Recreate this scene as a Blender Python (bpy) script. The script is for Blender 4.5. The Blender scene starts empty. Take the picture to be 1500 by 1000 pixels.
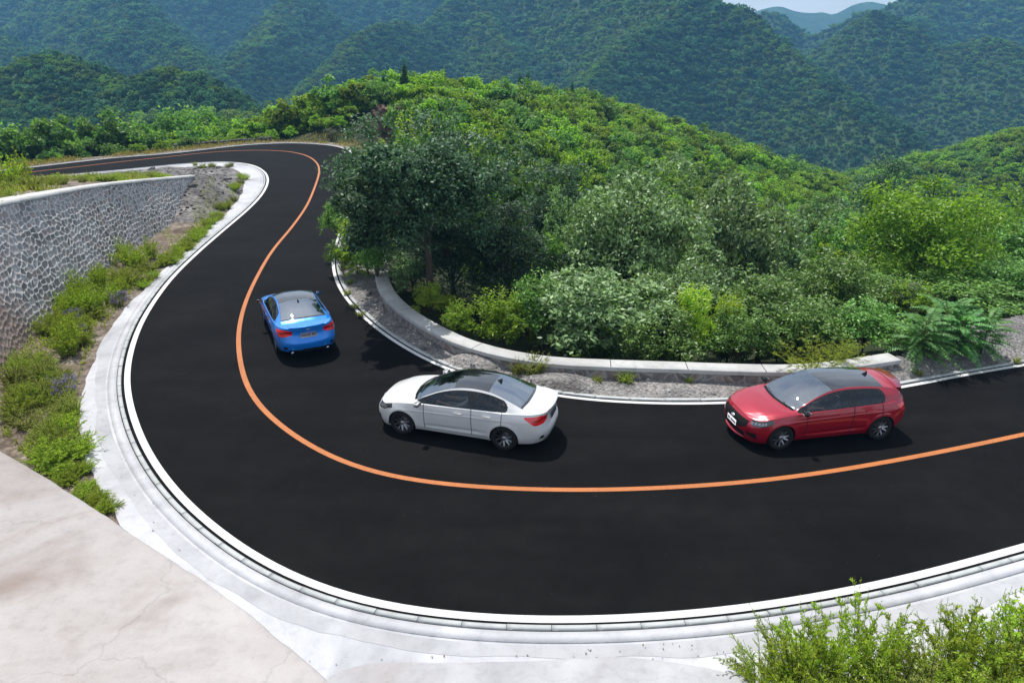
import bpy, bmesh, math, random
import numpy as np
from mathutils import Vector, Matrix
R_ = math.radians
rng = np.random.default_rng(7)
random.seed(7)
sc = bpy.context.scene
COL = sc.collection

# ------------------------------------------------------------------ camera
CAMH = 8.96
PITCH = math.atan(420 / 1000.0)
cam_d = bpy.data.cameras.new("camera")
cam_d.sensor_width = 36.0
cam_d.lens = 24.0
cam_d.clip_start = 0.1
cam_d.clip_end = 6000
cam = bpy.data.objects.new("camera", cam_d)
cam.location = (0, 0, CAMH)
cam.rotation_euler = (math.pi / 2 - PITCH, 0, 0)
COL.objects.link(cam)
sc.camera = cam

# ------------------------------------------------------------------ sky, sun, exposure
SUN = Vector((-0.22, 0.42, 1.0)).normalized()
world = bpy.data.worlds.new("World")
sc.world = world
world.use_nodes = True
wn = world.node_tree.nodes
sky = wn.new("ShaderNodeTexSky")
sky.sky_type = 'NISHITA'
sky.sun_disc = False
sky.sun_elevation = math.asin(SUN.z)
sky.sun_rotation = math.atan2(SUN.x, SUN.y)
sky.air_density = 1.0
sky.dust_density = 1.0
sky.ozone_density = 1.5
bg = wn["Background"]
bg.inputs["Strength"].default_value = 0.10
tc = wn.new("ShaderNodeTexCoord"); cl = wn.new("ShaderNodeTexNoise"); cl.inputs["Scale"].default_value = 1.7; cl.inputs["Detail"].default_value = 7; cl.inputs["Roughness"].default_value = .6
mp_ = wn.new("ShaderNodeMapping"); mp_.inputs["Scale"].default_value = (1, 1, 2.2)
cr = wn.new("ShaderNodeValToRGB"); cr.color_ramp.elements[0].position = .40; cr.color_ramp.elements[0].color = (.35, .35, .35, 1); cr.color_ramp.elements[1].position = .62; cr.color_ramp.elements[1].color = (.9, .9, .9, 1)
mx_ = wn.new("ShaderNodeMix"); mx_.data_type = 'RGBA'; mx_.inputs[7].default_value = (7.2, 7.6, 8.2, 1)      # bright thin cloud
lk = world.node_tree.links.new
lk(tc.outputs["Generated"], mp_.inputs[0]); lk(mp_.outputs[0], cl.inputs["Vector"]); lk(cl.outputs["Fac"], cr.inputs[0]); lk(cr.outputs[0], mx_.inputs[0]); lk(sky.outputs[0], mx_.inputs[6]); lk(mx_.outputs[2], bg.inputs[0])
sun_d = bpy.data.lights.new("sun", 'SUN')
sun_d.energy = 4.3
sun_d.angle = R_(0.5)
sun_d.color = (1.0, 0.965, 0.91)
sun = bpy.data.objects.new("sun", sun_d)
sun.rotation_euler = SUN.to_track_quat('Z', 'Y').to_euler()
sun.location = (0, 0, 60)
COL.objects.link(sun)
sc.view_settings.view_transform = 'Standard'
sc.view_settings.look = 'None'
sc.view_settings.gamma = 1.0
sc.view_settings.exposure = 0.42
sc.cycles.max_bounces = 6
sc.cycles.transparent_max_bounces = 12
sc.cycles.diffuse_bounces = 3
sc.cycles.volume_bounces = 0

# ------------------------------------------------------------------ helpers
CP, SP = math.cos(PITCH), math.sin(PITCH)
def ray(u, v):
    a = (u - 750) / 1000.0; b = (v - 500) / 1000.0
    return np.array([a, CP - b * SP, -SP - b * CP])
def W(u, v, z=0.0):
    """point of the level z seen at photograph position u, v"""
    d = ray(u, v); t = (z - CAMH) / d[2]
    return np.array([d[0] * t, d[1] * t, z])
def WZ(u, v, Z):
    """point at distance Z along the view axis"""
    return np.array([0, 0, CAMH]) + ray(u, v) * Z

def hash2(i, j, s):
    h = (i * 374761393 + j * 668265263 + s * 1442695041) & 0xFFFFFFFF
    h = ((h ^ (h >> 13)) * 1274126177) & 0xFFFFFFFF
    return ((h ^ (h >> 16)) & 0xFFFF) / 65535.0
def vnoise(x, y, s=0):
    x = np.asarray(x, float); y = np.asarray(y, float)
    xi = np.floor(x).astype(np.int64); yi = np.floor(y).astype(np.int64)
    fx = x - xi; fy = y - yi
    fx = fx * fx * (3 - 2 * fx); fy = fy * fy * (3 - 2 * fy)
    a = hash2(xi, yi, s); b = hash2(xi + 1, yi, s); c = hash2(xi, yi + 1, s); d = hash2(xi + 1, yi + 1, s)
    return (a * (1 - fx) + b * fx) * (1 - fy) + (c * (1 - fx) + d * fx) * fy
def fbm(x, y, s=0, o=4):
    r = 0; a = .5; f = 1.0
    for k in range(o):
        r = r + a * (vnoise(x * f, y * f, s + k) - .5) * 2; a *= .5; f *= 2.03
    return r

def mesh_from(name, V, F, smooth=False, mats=None, mi=None):
    """F: (n,k) integer array or list of such arrays"""
    me = bpy.data.meshes.new(name)
    V = np.asarray(V, np.float32).reshape(-1, 3)
    Fs = F if isinstance(F, list) else [F]
    Fs = [np.asarray(f, np.int32) for f in Fs if len(f)]
    me.vertices.add(len(V)); me.vertices.foreach_set("co", V.ravel())
    nl = sum(f.size for f in Fs); nf = sum(len(f) for f in Fs)
    me.loops.add(nl); me.loops.foreach_set("vertex_index", np.concatenate([f.ravel() for f in Fs]))
    me.polygons.add(nf)
    st = []; o = 0
    for f in Fs:
        st.append(o + np.arange(len(f)) * f.shape[1]); o += f.size
    me.polygons.foreach_set("loop_start", np.concatenate(st).astype(np.int32))
    if smooth:
        me.polygons.foreach_set("use_smooth", np.ones(nf, bool))
    for m in (mats or []):
        me.materials.append(m)
    if mi is not None:
        me.polygons.foreach_set("material_index", np.asarray(mi, np.int32))
    me.update(calc_edges=True)
    me.validate()
    return me
def link(name, data, parent=None, loc=None, rot=None):
    o = bpy.data.objects.new(name, data); COL.objects.link(o)
    if parent is not None: o.parent = parent
    if loc is not None: o.location = loc
    if rot is not None: o.rotation_euler = rot
    return o
def obj(name, V, F, mat, parent=None, smooth=False, loc=None, rot=None, mi=None):
    mats = mat if isinstance(mat, (list, tuple)) else [mat]
    return link(name, mesh_from(name, V, F, smooth, mats, mi), parent, loc, rot)
def tag(o, label=None, cat=None, group=None, kind=None):
    if label: o["label"] = label
    if cat: o["category"] = cat
    if group: o["group"] = group
    if kind: o["kind"] = kind
    return o
def empty(name, loc, rz=0.0):
    o = bpy.data.objects.new(name, None); COL.objects.link(o)
    o.location = loc; o.rotation_euler = (0, 0, rz); o.empty_display_size = .2
    return o

class MB:
    """collects simple shapes into one mesh"""
    def __init__(s): s.V = []; s.F4 = []; s.F3 = []; s.n = 0
    def add(s, V, F):
        V = np.asarray(V, float).reshape(-1, 3)
        for f in F:
            (s.F4 if len(f) == 4 else s.F3).append([i + s.n for i in f])
        s.V.append(V); s.n += len(V)
    def box(s, c, h, M=None):
        p = np.array([[x, y, z] for x in (-1, 1) for y in (-1, 1) for z in (-1, 1)], float) * np.array(h)
        if M is not None: p = p @ np.array(M).T
        s.add(p + np.array(c), [(0, 1, 3, 2), (4, 6, 7, 5), (0, 4, 5, 1), (2, 3, 7, 6), (0, 2, 6, 4), (1, 5, 7, 3)])
    def bbox(s, c, h, b, M=None):
        """box with rounded (chamfered) edges"""
        h = np.array(h, float); P = []; idx = {}
        F = []
        for sx in (-1, 1):
            for sy in (-1, 1):
                for sz in (-1, 1):
                    sg = np.array([sx, sy, sz])
                    for ax in range(3):
                        q = h - b; q = q.copy(); q[ax] = h[ax]
                        idx[(sx, sy, sz, ax)] = len(P); P.append(sg * q)
        S = (-1, 1)
        for ax in range(3):
            o = [a for a in range(3) if a != ax]
            for sg in S:
                def key(a, b_):
                    k = [0, 0, 0]; k[ax] = sg; k[o[0]] = a; k[o[1]] = b_; return idx[(*k, ax)]
                q = [key(-1, -1), key(1, -1), key(1, 1), key(-1, 1)]
                F.append(q if (sg > 0) == (ax != 1) else q[::-1])
        for ax in range(3):          # edges along ax
            o = [a for a in range(3) if a != ax]
            for a in S:
                for b_ in S:
                    def key(t, face):
                        k = [0, 0, 0]; k[ax] = t; k[o[0]] = a; k[o[1]] = b_; return idx[(*k, face)]
                    F.append([key(-1, o[0]), key(1, o[0]), key(1, o[1]), key(-1, o[1])])
        for sx in S:
            for sy in S:
                for sz in S:
                    F.append([idx[(sx, sy, sz, 0)], idx[(sx, sy, sz, 1)], idx[(sx, sy, sz, 2)]])
        P = np.array(P)
        if M is not None: P = P @ np.array(M).T
        s.add(P + np.array(c), F)
    def tube(s, pts, rad, n=6, cap=True):
        pts = np.asarray(pts, float); rad = np.broadcast_to(np.asarray(rad, float), (len(pts),))
        V = []; up = np.array([0.31, 0.17, 1.0])
        for i, p in enumerate(pts):
            t = pts[min(i + 1, len(pts) - 1)] - pts[max(i - 1, 0)]
            t = t / (np.linalg.norm(t) + 1e-9)
            a = np.cross(t, up if abs(t @ up) < .95 * np.linalg.norm(up) else [1, 0, 0]); a /= np.linalg.norm(a) + 1e-9
            b = np.cross(t, a)
            th = np.arange(n) / n * 2 * np.pi
            V.append(p + rad[i] * (np.cos(th)[:, None] * a + np.sin(th)[:, None] * b))
        F = []
        for i in range(len(pts) - 1):
            for k in range(n):
                F.append((i * n + k, i * n + (k + 1) % n, (i + 1) * n + (k + 1) % n, (i + 1) * n + k))
        V = np.concatenate(V)
        if cap:
            m = (len(pts) - 1) * n
            V = np.concatenate([V, [pts[0], pts[-1]]]); c0, c1 = len(V) - 2, len(V) - 1
            for k in range(n):
                F.append((c0, (k + 1) % n, k)); F.append((c1, m + k, m + (k + 1) % n))
        s.add(V, F)
    def lathe(s, prof, n=32, axis='y', c=(0, 0, 0)):
        """prof: list of (r, h); revolved about axis"""
        th = np.arange(n) / n * 2 * np.pi; V = []
        for r, h in prof:
            q = np.zeros((n, 3))
            if axis == 'y': q[:, 0] = r * np.cos(th); q[:, 2] = r * np.sin(th); q[:, 1] = h
            elif axis == 'x': q[:, 1] = r * np.cos(th); q[:, 2] = r * np.sin(th); q[:, 0] = h
            else: q[:, 0] = r * np.cos(th); q[:, 1] = r * np.sin(th); q[:, 2] = h
            V.append(q)
        F = []
        for i in range(len(prof) - 1):
            for k in range(n):
                F.append((i * n + k, i * n + (k + 1) % n, (i + 1) * n + (k + 1) % n, (i + 1) * n + k))
        s.add(np.concatenate(V) + np.array(c), F)
    def data(s):
        V = np.concatenate(s.V)
        F = []
        if s.F4: F.append(np.array(s.F4))
        if s.F3: F.append(np.array(s.F3))
        return V, F
    def build(s, name, mat, parent=None, smooth=False, loc=None, rot=None):
        V, F = s.data()
        return obj(name, V, F, mat, parent, smooth, loc, rot)

def crom(P, n, closed=False):
    """Catmull-Rom through P, n samples per span"""
    P = np.asarray(P, float)
    Q = np.concatenate([[2 * P[0] - P[1]], P, [2 * P[-1] - P[-2]]])
    out = []
    for i in range(len(P) - 1):
        p0, p1, p2, p3 = Q[i:i + 4]
        for t in np.arange(n) / n:
            out.append(.5 * ((2 * p1) + (-p0 + p2) * t + (2 * p0 - 5 * p1 + 4 * p2 - p3) * t * t + (-p0 + 3 * p1 - 3 * p2 + p3) * t ** 3))
    out.append(P[-1])
    return np.array(out)
def resample(P, step):
    P = np.asarray(P, float); d = np.r_[0, np.cumsum(np.linalg.norm(np.diff(P, axis=0), axis=1))]
    n = max(2, int(round(d[-1] / step)) + 1); t = np.linspace(0, d[-1], n)
    return np.stack([np.interp(t, d, P[:, k]) for k in range(P.shape[1])], 1)
def smooth_line(P, it=6):
    P = P.copy()
    for _ in range(it):
        P[1:-1] = .5 * P[1:-1] + .25 * (P[:-2] + P[2:])
    return P
def offs(P, d):
    """offset a 2-D polyline to its left by d"""
    T = np.gradient(P[:, :2], axis=0); T /= np.linalg.norm(T, axis=1)[:, None] + 1e-9
    N = np.stack([-T[:, 1], T[:, 0]], 1)
    return P[:, :2] + N * (d if np.isscalar(d) else np.asarray(d)[:, None])
def dist_poly(X, Y, P, closed=False):
    """distance of points to polyline P, with value index: returns d, seg, t"""
    X = np.asarray(X, float); Y = np.asarray(Y, float)
    best = np.full(X.shape, 1e9); seg = np.zeros(X.shape, int); tt = np.zeros(X.shape)
    n = len(P) if closed else len(P) - 1
    for i in range(n):
        a = P[i][:2]; b = P[(i + 1) % len(P)][:2]; e = b - a; l2 = e @ e + 1e-12
        t = np.clip(((X - a[0]) * e[0] + (Y - a[1]) * e[1]) / l2, 0, 1)
        d = np.hypot(X - a[0] - t * e[0], Y - a[1] - t * e[1])
        m = d < best; best[m] = d[m]; seg[m] = i; tt[m] = t[m]
    return best, seg, tt
def inside(X, Y, P):
    X = np.asarray(X, float); Y = np.asarray(Y, float); r = np.zeros(X.shape, bool)
    n = len(P)
    for i in range(n):
        x1, y1 = P[i][:2]; x2, y2 = P[(i + 1) % n][:2]
        c = ((y1 > Y) != (y2 > Y)) & (X < (x2 - x1) * (Y - y1) / ((y2 - y1) if y2 != y1 else 1e-12) + x1)
        r ^= c
    return r
def strip(A, B, za, zb):
    """quads between two polylines of equal length"""
    n = len(A); V = np.zeros((2 * n, 3)); V[:n, :2] = A[:, :2]; V[n:, :2] = B[:, :2]; V[:n, 2] = za; V[n:, 2] = zb
    i = np.arange(n - 1)
    return V, np.stack([i, i + n, i + n + 1, i + 1], 1)
def loft(rows, flip=False):
    rows = [np.asarray(r, float) for r in rows]; n = len(rows[0]); V = np.concatenate(rows); F = []
    i = np.arange(n - 1)
    for k in range(len(rows) - 1):
        a = k * n + i; b = (k + 1) * n + i
        F.append(np.stack([a, a + 1, b + 1, b] if not flip else [a, b, b + 1, a + 1], 1))
    return V, np.concatenate(F)
def polyfill(P, z):
    from mathutils.geometry import tessellate_polygon
    P = np.asarray(P)[:, :2]
    t = tessellate_polygon([[Vector((p[0], p[1], 0)) for p in P]])
    V = np.c_[P, np.full(len(P), z)]
    F = []
    for a, b, c in t:
        cr = (P[b][0] - P[a][0]) * (P[c][1] - P[a][1]) - (P[b][1] - P[a][1]) * (P[c][0] - P[a][0])
        F.append((a, b, c) if cr > 0 else (a, c, b))
    return V, np.array(F)

# ------------------------------------------------------------------ materials
def new_mat(name):
    m = bpy.data.materials.new(name); m.use_nodes = True
    nt = m.node_tree
    return m, nt, nt.nodes["Principled BSDF"], nt.nodes["Material Output"]
def N(nt, t, **kw):
    n = nt.nodes.new("ShaderNode" + t)
    for k, v in kw.items(): setattr(n, k, v)
    return n
def ramp(nt, fac, stops):
    r = N(nt, "ValToRGB"); el = r.color_ramp.elements
    while len(el) < len(stops): el.new(.5)
    for e, (p, c) in zip(el, stops):
        e.position = p; e.color = (*c, 1) if len(c) == 3 else c
    nt.links.new(fac, r.inputs[0]); return r.outputs[0]
def noise(nt, scale, detail=4, rough=.55, vec=None, dist=0.0):
    n = N(nt, "TexNoise"); n.inputs["Scale"].default_value = scale; n.inputs["Detail"].default_value = detail
    n.inputs["Roughness"].default_value = rough; n.inputs["Distortion"].default_value = dist
    if vec is not None: nt.links.new(vec, n.inputs["Vector"])
    return n.outputs["Fac"]
def mixc(nt, fac, a, b, mode='MIX'):
    m = N(nt, "Mix", data_type='RGBA', blend_type=mode)
    if isinstance(fac, (int, float)): m.inputs[0].default_value = fac
    else: nt.links.new(fac, m.inputs[0])
    for s, i in ((a, 6), (b, 7)):
        if isinstance(s, tuple): m.inputs[i].default_value = (*s, 1)
        else: nt.links.new(s, m.inputs[i])
    return m.outputs[2]
def mth(nt, op, a, b=None, clamp=False):
    m = N(nt, "Math", operation=op); m.use_clamp = clamp
    for s, i in ((a, 0), (b, 1)):
        if s is None: continue
        if isinstance(s, (int, float)): m.inputs[i].default_value = s
        else: nt.links.new(s, m.inputs[i])
    return m.outputs[0]
def bump(nt, h, strength, dist, p):
    b = N(nt, "Bump"); b.inputs["Strength"].default_value = strength; b.inputs["Distance"].default_value = dist
    nt.links.new(h, b.inputs["Height"]); nt.links.new(b.outputs[0], p.inputs["Normal"])
def geo_pos(nt): return N(nt, "NewGeometry").outputs["Position"]

def simple(name, col, rough=.5, metal=0.0, spec=.5, coat=0.0):
    m, nt, p, o = new_mat(name)
    p.inputs["Base Color"].default_value = (*col, 1); p.inputs["Roughness"].default_value = rough
    p.inputs["Metallic"].default_value = metal; p.inputs["Specular IOR Level"].default_value = spec
    p.inputs["Coat Weight"].default_value = coat; p.inputs["Coat Roughness"].default_value = .03
    return m
def rocky(name, c1, c2, c3, scale, bscale, bstr, bdist=.05, rough=.9):
    """mottled dirt, gravel or rock: large patches, grains and small stones"""
    m, nt, p, o = new_mat(name); P = geo_pos(nt)
    a = noise(nt, scale, 5, .6, P); b = noise(nt, bscale, 3, .6, P)
    v = N(nt, "TexVoronoi"); v.inputs["Scale"].default_value = bscale * .8; nt.links.new(P, v.inputs["Vector"])
    col = ramp(nt, a, [(.32, c1), (.5, c2), (.68, c3)])
    g = ramp(nt, v.outputs["Distance"], [(.0, (1.3,) * 3), (.45, (.95,) * 3), (.8, (.55,) * 3)])
    col = mixc(nt, .75, col, g, 'MULTIPLY')
    vc = N(nt, "SeparateColor"); nt.links.new(v.outputs["Color"], vc.inputs[0])
    g2 = ramp(nt, vc.outputs[0], [(.0, (.72,) * 3), (1, (1.3,) * 3)])
    col = mixc(nt, .8, col, g2, 'MULTIPLY')
    nt.links.new(col, p.inputs["Base Color"]); p.inputs["Roughness"].default_value = rough
    p.inputs["Specular IOR Level"].default_value = .2
    hh = mth(nt, 'SUBTRACT', b, mth(nt, 'MULTIPLY', v.outputs["Distance"], .7))
    bump(nt, hh, bstr, bdist, p)
    return m
def leaf_mat(name, c1, c2, trans=.35, rough=.45, spec=.4, var=.25):
    m, nt, p, o = new_mat(name)
    g = N(nt, "NewGeometry"); oi = N(nt, "ObjectInfo")
    col = mixc(nt, g.outputs["Random Per Island"], c1, c2)
    h = N(nt, "HueSaturation")
    nt.links.new(mth(nt, 'ADD', mth(nt, 'MULTIPLY', oi.outputs["Random"], var * .1), .5 - var * .05), h.inputs["Hue"])
    nt.links.new(mth(nt, 'ADD', mth(nt, 'MULTIPLY', oi.outputs["Random"], var * 2), 1 - var), h.inputs["Value"])
    nt.links.new(col, h.inputs["Color"]); col = h.outputs[0]
    nt.links.new(col, p.inputs["Base Color"]); p.inputs["Roughness"].default_value = rough
    p.inputs["Specular IOR Level"].default_value = spec
    t = N(nt, "BsdfTranslucent")
    tc = mixc(nt, 1.0, col, (1.25, 1.35, .55), 'MULTIPLY'); nt.links.new(tc, t.inputs["Color"])
    mx = N(nt, "MixShader"); mx.inputs[0].default_value = trans
    nt.links.new(p.outputs[0], mx.inputs[1]); nt.links.new(t.outputs[0], mx.inputs[2]); nt.links.new(mx.outputs[0], o.inputs[0])
    return m

# ================================================================== THE PLACE
# ------------------------------------------------------------------ road lines on the ground
def img(pts, z=0.0): return np.array([W(u, v, z)[:2] for u, v in pts])
def extend(P, d, start=False, n=6):
    P = np.asarray(P); 
    if start:
        e = (P[0] - P[1]); e /= np.linalg.norm(e); return np.concatenate([[P[0] + e * d * k / n for k in range(n, 0, -1)], P])
    e = (P[-1] - P[-2]); e /= np.linalg.norm(e); return np.concatenate([P, [P[-1] + e * d * k / n for k in range(1, n + 1)]])
A_px = [(1500,795),(1350,836),(1200,868),(1050,890),(900,901),(750,902),(600,889),(500,867),(400,825),(320,771),(260,715),(217,652),(195,592),(190,550),(198,505),(217,460),(252,410),(291,371),(331,336),(366,306),(386,284),(394,266),(390,253),(375,243),(354,238.5),(325,236.8),(287,238.5),(250,241.2),(200,246.5),(168,249.5),(100,255.5),(50,260),(0,265)]
B_px = [(1500,536),(1400,553),(1310,571),(1200,583.5),(1060,592),(960,592.5),(870,588),(810,581),(730,564),(650,541),(570,497),(520,455),(495,422),(486,392),(488,365),(497,340),(508,312),(518,285),(523,262),(523,243),(517,226),(498,216),(465,211.3),(418,209.8),(362,212.5),(306,218.5),(250,225),(168,231.5),(100,239),(50,245),(0,250.5)]
C_px = [(1500,636),(1430,651),(1350,667),(1250,685),(1150,700),(1060,709),(950,715.5),(830,718),(700,713.5),(620,706),(560,696),(510,681),(460,657),(420,631),(385,601),(363,570),(352,532),(349,490),(357,450),(374,410),(399,367),(428,332),(450,300),(463,269),(467.5,252),(465.5,241),(455,231),(436.7,224.5),(408,220.8),(362,220.3),(306,223.3),(250,229.3),(168,238),(100,246),(0,257)]
def road_line(px, it):
    P = img(px); P = extend(extend(P, 60, True), 45)
    return smooth_line(resample(crom(P, 8), .35), it)
A = road_line(A_px, 14); B = road_line(B_px, 14); Cc = road_line(C_px, 14)
# A runs anticlockwise with the road on its right; outside is to its LEFT?  (checked by sign)
sA = 1.0 if np.linalg.norm(offs(A, .5)[len(A)//3] - Cc[len(Cc)//3]) > np.linalg.norm(A[len(A)//3] - Cc[len(Cc)//3]) else -1.0
def near(P, Q): return dist_poly(P[:, 0], P[:, 1], Q)[0]
if near(offs(A, 1.0)[150:200], B).mean() < near(A[150:200], B).mean(): sA = -1.0
else: sA = 1.0
sB = -1.0 if near(offs(B, 1.0)[150:200], A).mean() < near(B[150:200], A).mean() else 1.0
def oA(d): return offs(A, sA * d)
def oB(d): return offs(B, sB * d)

# ------------------------------------------------------------------ surface materials
def asphalt_mat():
    m, nt, p, o = new_mat("fresh asphalt"); P = geo_pos(nt)
    a = noise(nt, .35, 4, .6, P); b = noise(nt, 55, 2, .7, P); c = noise(nt, 2.2, 4, .65, P)
    col = ramp(nt, a, [(.3, (.0042, .0042, .0045)), (.7, (.0078, .0076, .0076))])
    col = mixc(nt, .55, col, ramp(nt, b, [(.30, (.25,) * 3), (.54, (1.0,) * 3), (.72, (3.4,) * 3)]), 'MULTIPLY')
    col = mixc(nt, .5, col, ramp(nt, c, [(.35, (.75,) * 3), (.7, (1.3,) * 3)]), 'MULTIPLY')
    gv = N(nt, "TexVoronoi"); gv.inputs["Scale"].default_value = 7.0; nt.links.new(P, gv.inputs["Vector"])
    gs = N(nt, "SeparateColor"); nt.links.new(gv.outputs["Color"], gs.inputs[0])
    grit = mth(nt, 'MULTIPLY', ramp(nt, gv.outputs["Distance"], [(.05, (1,) * 3), (.09, (0,) * 3)]), ramp(nt, gs.outputs[0], [(.90, (0,) * 3), (.93, (1,) * 3)]))
    col = mixc(nt, mth(nt, 'MULTIPLY', grit, .55), col, (.12, .11, .10))
    st_ = N(nt, "Mapping"); st_.inputs["Scale"].default_value = (.10, .8, 1); st_.inputs["Rotation"].default_value = (0, 0, .25); nt.links.new(P, st_.inputs[0])
    col = mixc(nt, .7, col, ramp(nt, noise(nt, 1.2, 5, .6, st_.outputs[0]), [(.35, (.80,) * 3), (.7, (1.35,) * 3)]), 'MULTIPLY')
    nt.links.new(col, p.inputs["Base Color"]); p.inputs["Roughness"].default_value = .82
    p.inputs["Specular IOR Level"].default_value = .05
    bump(nt, b, .5, .006, p); return m
def paint_mat(name, col, worn):
    m, nt, p, o = new_mat(name); P = geo_pos(nt)
    n = noise(nt, 22, 5, .75, P); n2 = noise(nt, .9, 5, .65, P)
    c = ramp(nt, n, [(.30, tuple(x * worn for x in col)), (.50, col)])
    c = mixc(nt, .5, c, ramp(nt, n2, [(.3, (.74,) * 3), (.62, (1.05,) * 3)]), 'MULTIPLY')
    nt.links.new(c, p.inputs["Base Color"]); p.inputs["Roughness"].default_value = .7; p.inputs["Specular IOR Level"].default_value = .3
    return m
def concrete_mat(name, c1, c2, stain, s1=.5, dirt=.35, bs=.35, crack=.12):
    m, nt, p, o = new_mat(name); P = geo_pos(nt)
    a = noise(nt, s1, 6, .62, P, .6); b = noise(nt, 3.5, 6, .7, P); c = noise(nt, 24, 4, .7, P); d = noise(nt, .22, 4, .6, P, 1.2)
    col = ramp(nt, a, [(.3, c1), (.68, c2)])
    col = mixc(nt, mth(nt, 'MULTIPLY', ramp(nt, d, [(.48, (0,) * 3), (.66, (1,) * 3)]), dirt), col, stain)
    col = mixc(nt, .8, col, ramp(nt, b, [(.25, (.8,) * 3), (.5, (1.0,) * 3), (.8, (1.06,) * 3)]), 'MULTIPLY')
    col = mixc(nt, .5, col, ramp(nt, c, [(.26, (.55,) * 3), (.40, (1.0,) * 3)]), 'MULTIPLY')
    pit = noise(nt, 70, 2, .8, P); pm = noise(nt, 1.1, 3, .6, P)
    col = mixc(nt, mth(nt, 'MULTIPLY', ramp(nt, pit, [(.24, (1,) * 3), (.31, (0,) * 3)]), ramp(nt, pm, [(.42, (0,) * 3), (.62, (.8,) * 3)])), col, (.13, .115, .10))
    v = N(nt, "TexVoronoi", feature='DISTANCE_TO_EDGE'); v.inputs["Scale"].default_value = .22
    wv = N(nt, "VectorMath", operation='ADD'); nz = N(nt, "TexNoise"); nz.inputs["Scale"].default_value = 1.6; nz.inputs["Detail"].default_value = 5
    nt.links.new(P, nz.inputs["Vector"]); nt.links.new(P, wv.inputs[0]); nt.links.new(nz.outputs["Color"], wv.inputs[1]); nt.links.new(wv.outputs[0], v.inputs["Vector"])
    col = mixc(nt, crack, col, ramp(nt, v.outputs["Distance"], [(.0, (.45,) * 3), (.006, (1.0,) * 3)]), 'MULTIPLY')
    nt.links.new(col, p.inputs["Base Color"]); p.inputs["Roughness"].default_value = .85; p.inputs["Specular IOR Level"].default_value = .25
    bump(nt, mth(nt, 'ADD', b, mth(nt, 'MULTIPLY', c, .4)), bs, .03, p); return m
M_asph = asphalt_mat()
M_white = paint_mat("white road paint", (.62, .62, .61), .55)
M_orange = paint_mat("orange road paint", (.43, .145, .043), .5)
M_lime = concrete_mat("lime washed concrete", (.39, .39, .41), (.50, .50, .52), (.28, .28, .295), .6, .8)
M_grey_c = concrete_mat("grey concrete", (.32, .322, .335), (.43, .43, .445), (.28, .275, .27), .8, .4)
M_kerb = concrete_mat("kerb concrete", (.36, .375, .375), (.46, .475, .47), (.27, .28, .27), 1.0, .5, .3, 0)
M_apron = concrete_mat("beige cement", (.325, .295, .282), (.43, .405, .395), (.23, .18, .155), .35, .85, .8, .30)
M_bank = concrete_mat("pale cement bank", (.31, .31, .322), (.42, .42, .432), (.22, .165, .14), .7, .5, .5, .15)
M_cap = concrete_mat("wall coping concrete", (.36, .36, .345), (.48, .475, .46), (.23, .22, .20), 1.2, .4, .3, .2)
M_capw = concrete_mat("pale wall coping", (.46, .46, .455), (.58, .57, .555), (.33, .31, .28), 1.0, .4, .3, .2)
M_joint = simple("dark joint", (.035, .03, .028), .95, 0, .1)
M_gravel = rocky("grey gravel", (.125, .115, .11), (.21, .20, .19), (.29, .27, .255), .7, 14, .9, .05)
M_dirt = rocky("brown dirt", (.09, .065, .048), (.17, .135, .105), (.26, .22, .185), .9, 9, .9, .06)
M_rubble = rocky("dark rubble", (.08, .074, .07), (.15, .14, .135), (.25, .235, .225), .8, 5, 1.0, .12)
M_rock = rocky("red brown rock", (.06, .036, .026), (.115, .072, .052), (.19, .135, .10), .55, 2.2, 1.0, .25)
M_soil = rocky("forest floor", (.014, .022, .008), (.026, .036, .013), (.045, .048, .022), .5, 3, .8, .1)
M_hill = rocky("wooded slope", (.025, .055, .022), (.035, .075, .026), (.06, .10, .035), .02, .35, .6, .6)
M_stone = simple("loose stone", (.30, .285, .27), .9, 0, .2)

# ------------------------------------------------------------------ road surface, markings, kerbs
V, F = polyfill(np.concatenate([oA(.36), oB(.24)[::-1]]), 0.0)
tag(obj("road", V, F, M_asph), kind="structure")
def ribbon(name, P0, P1, z, mat, thick=0):
    if thick: 
        rows = [np.c_[P0, np.full(len(P0), z - thick)], np.c_[P0, np.full(len(P0), z)], np.c_[P1, np.full(len(P1), z)], np.c_[P1, np.full(len(P1), z - thick)]]
        V, F = loft(rows)
    else: V, F = strip(P0, P1, z, z)
    me = mesh_from(name, V, F, False, [mat])
    bm = bmesh.new(); bm.from_mesh(me); bmesh.ops.recalc_face_normals(bm, faces=bm.faces)
    if sum(f.normal.z * f.calc_area() for f in bm.faces) < 0: bmesh.ops.reverse_faces(bm, faces=bm.faces)
    bm.to_mesh(me); bm.free()
    o = link(name, me); tag(o, kind="structure"); return o
ribbon("centre_line", offs(Cc, -.074), offs(Cc, .074), .005, M_orange)
ribbon("edge_line", oA(.0), oA(.165), .005, M_white)
ribbon("edge_line", oB(.0), oB(.13), .005, M_white)
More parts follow.
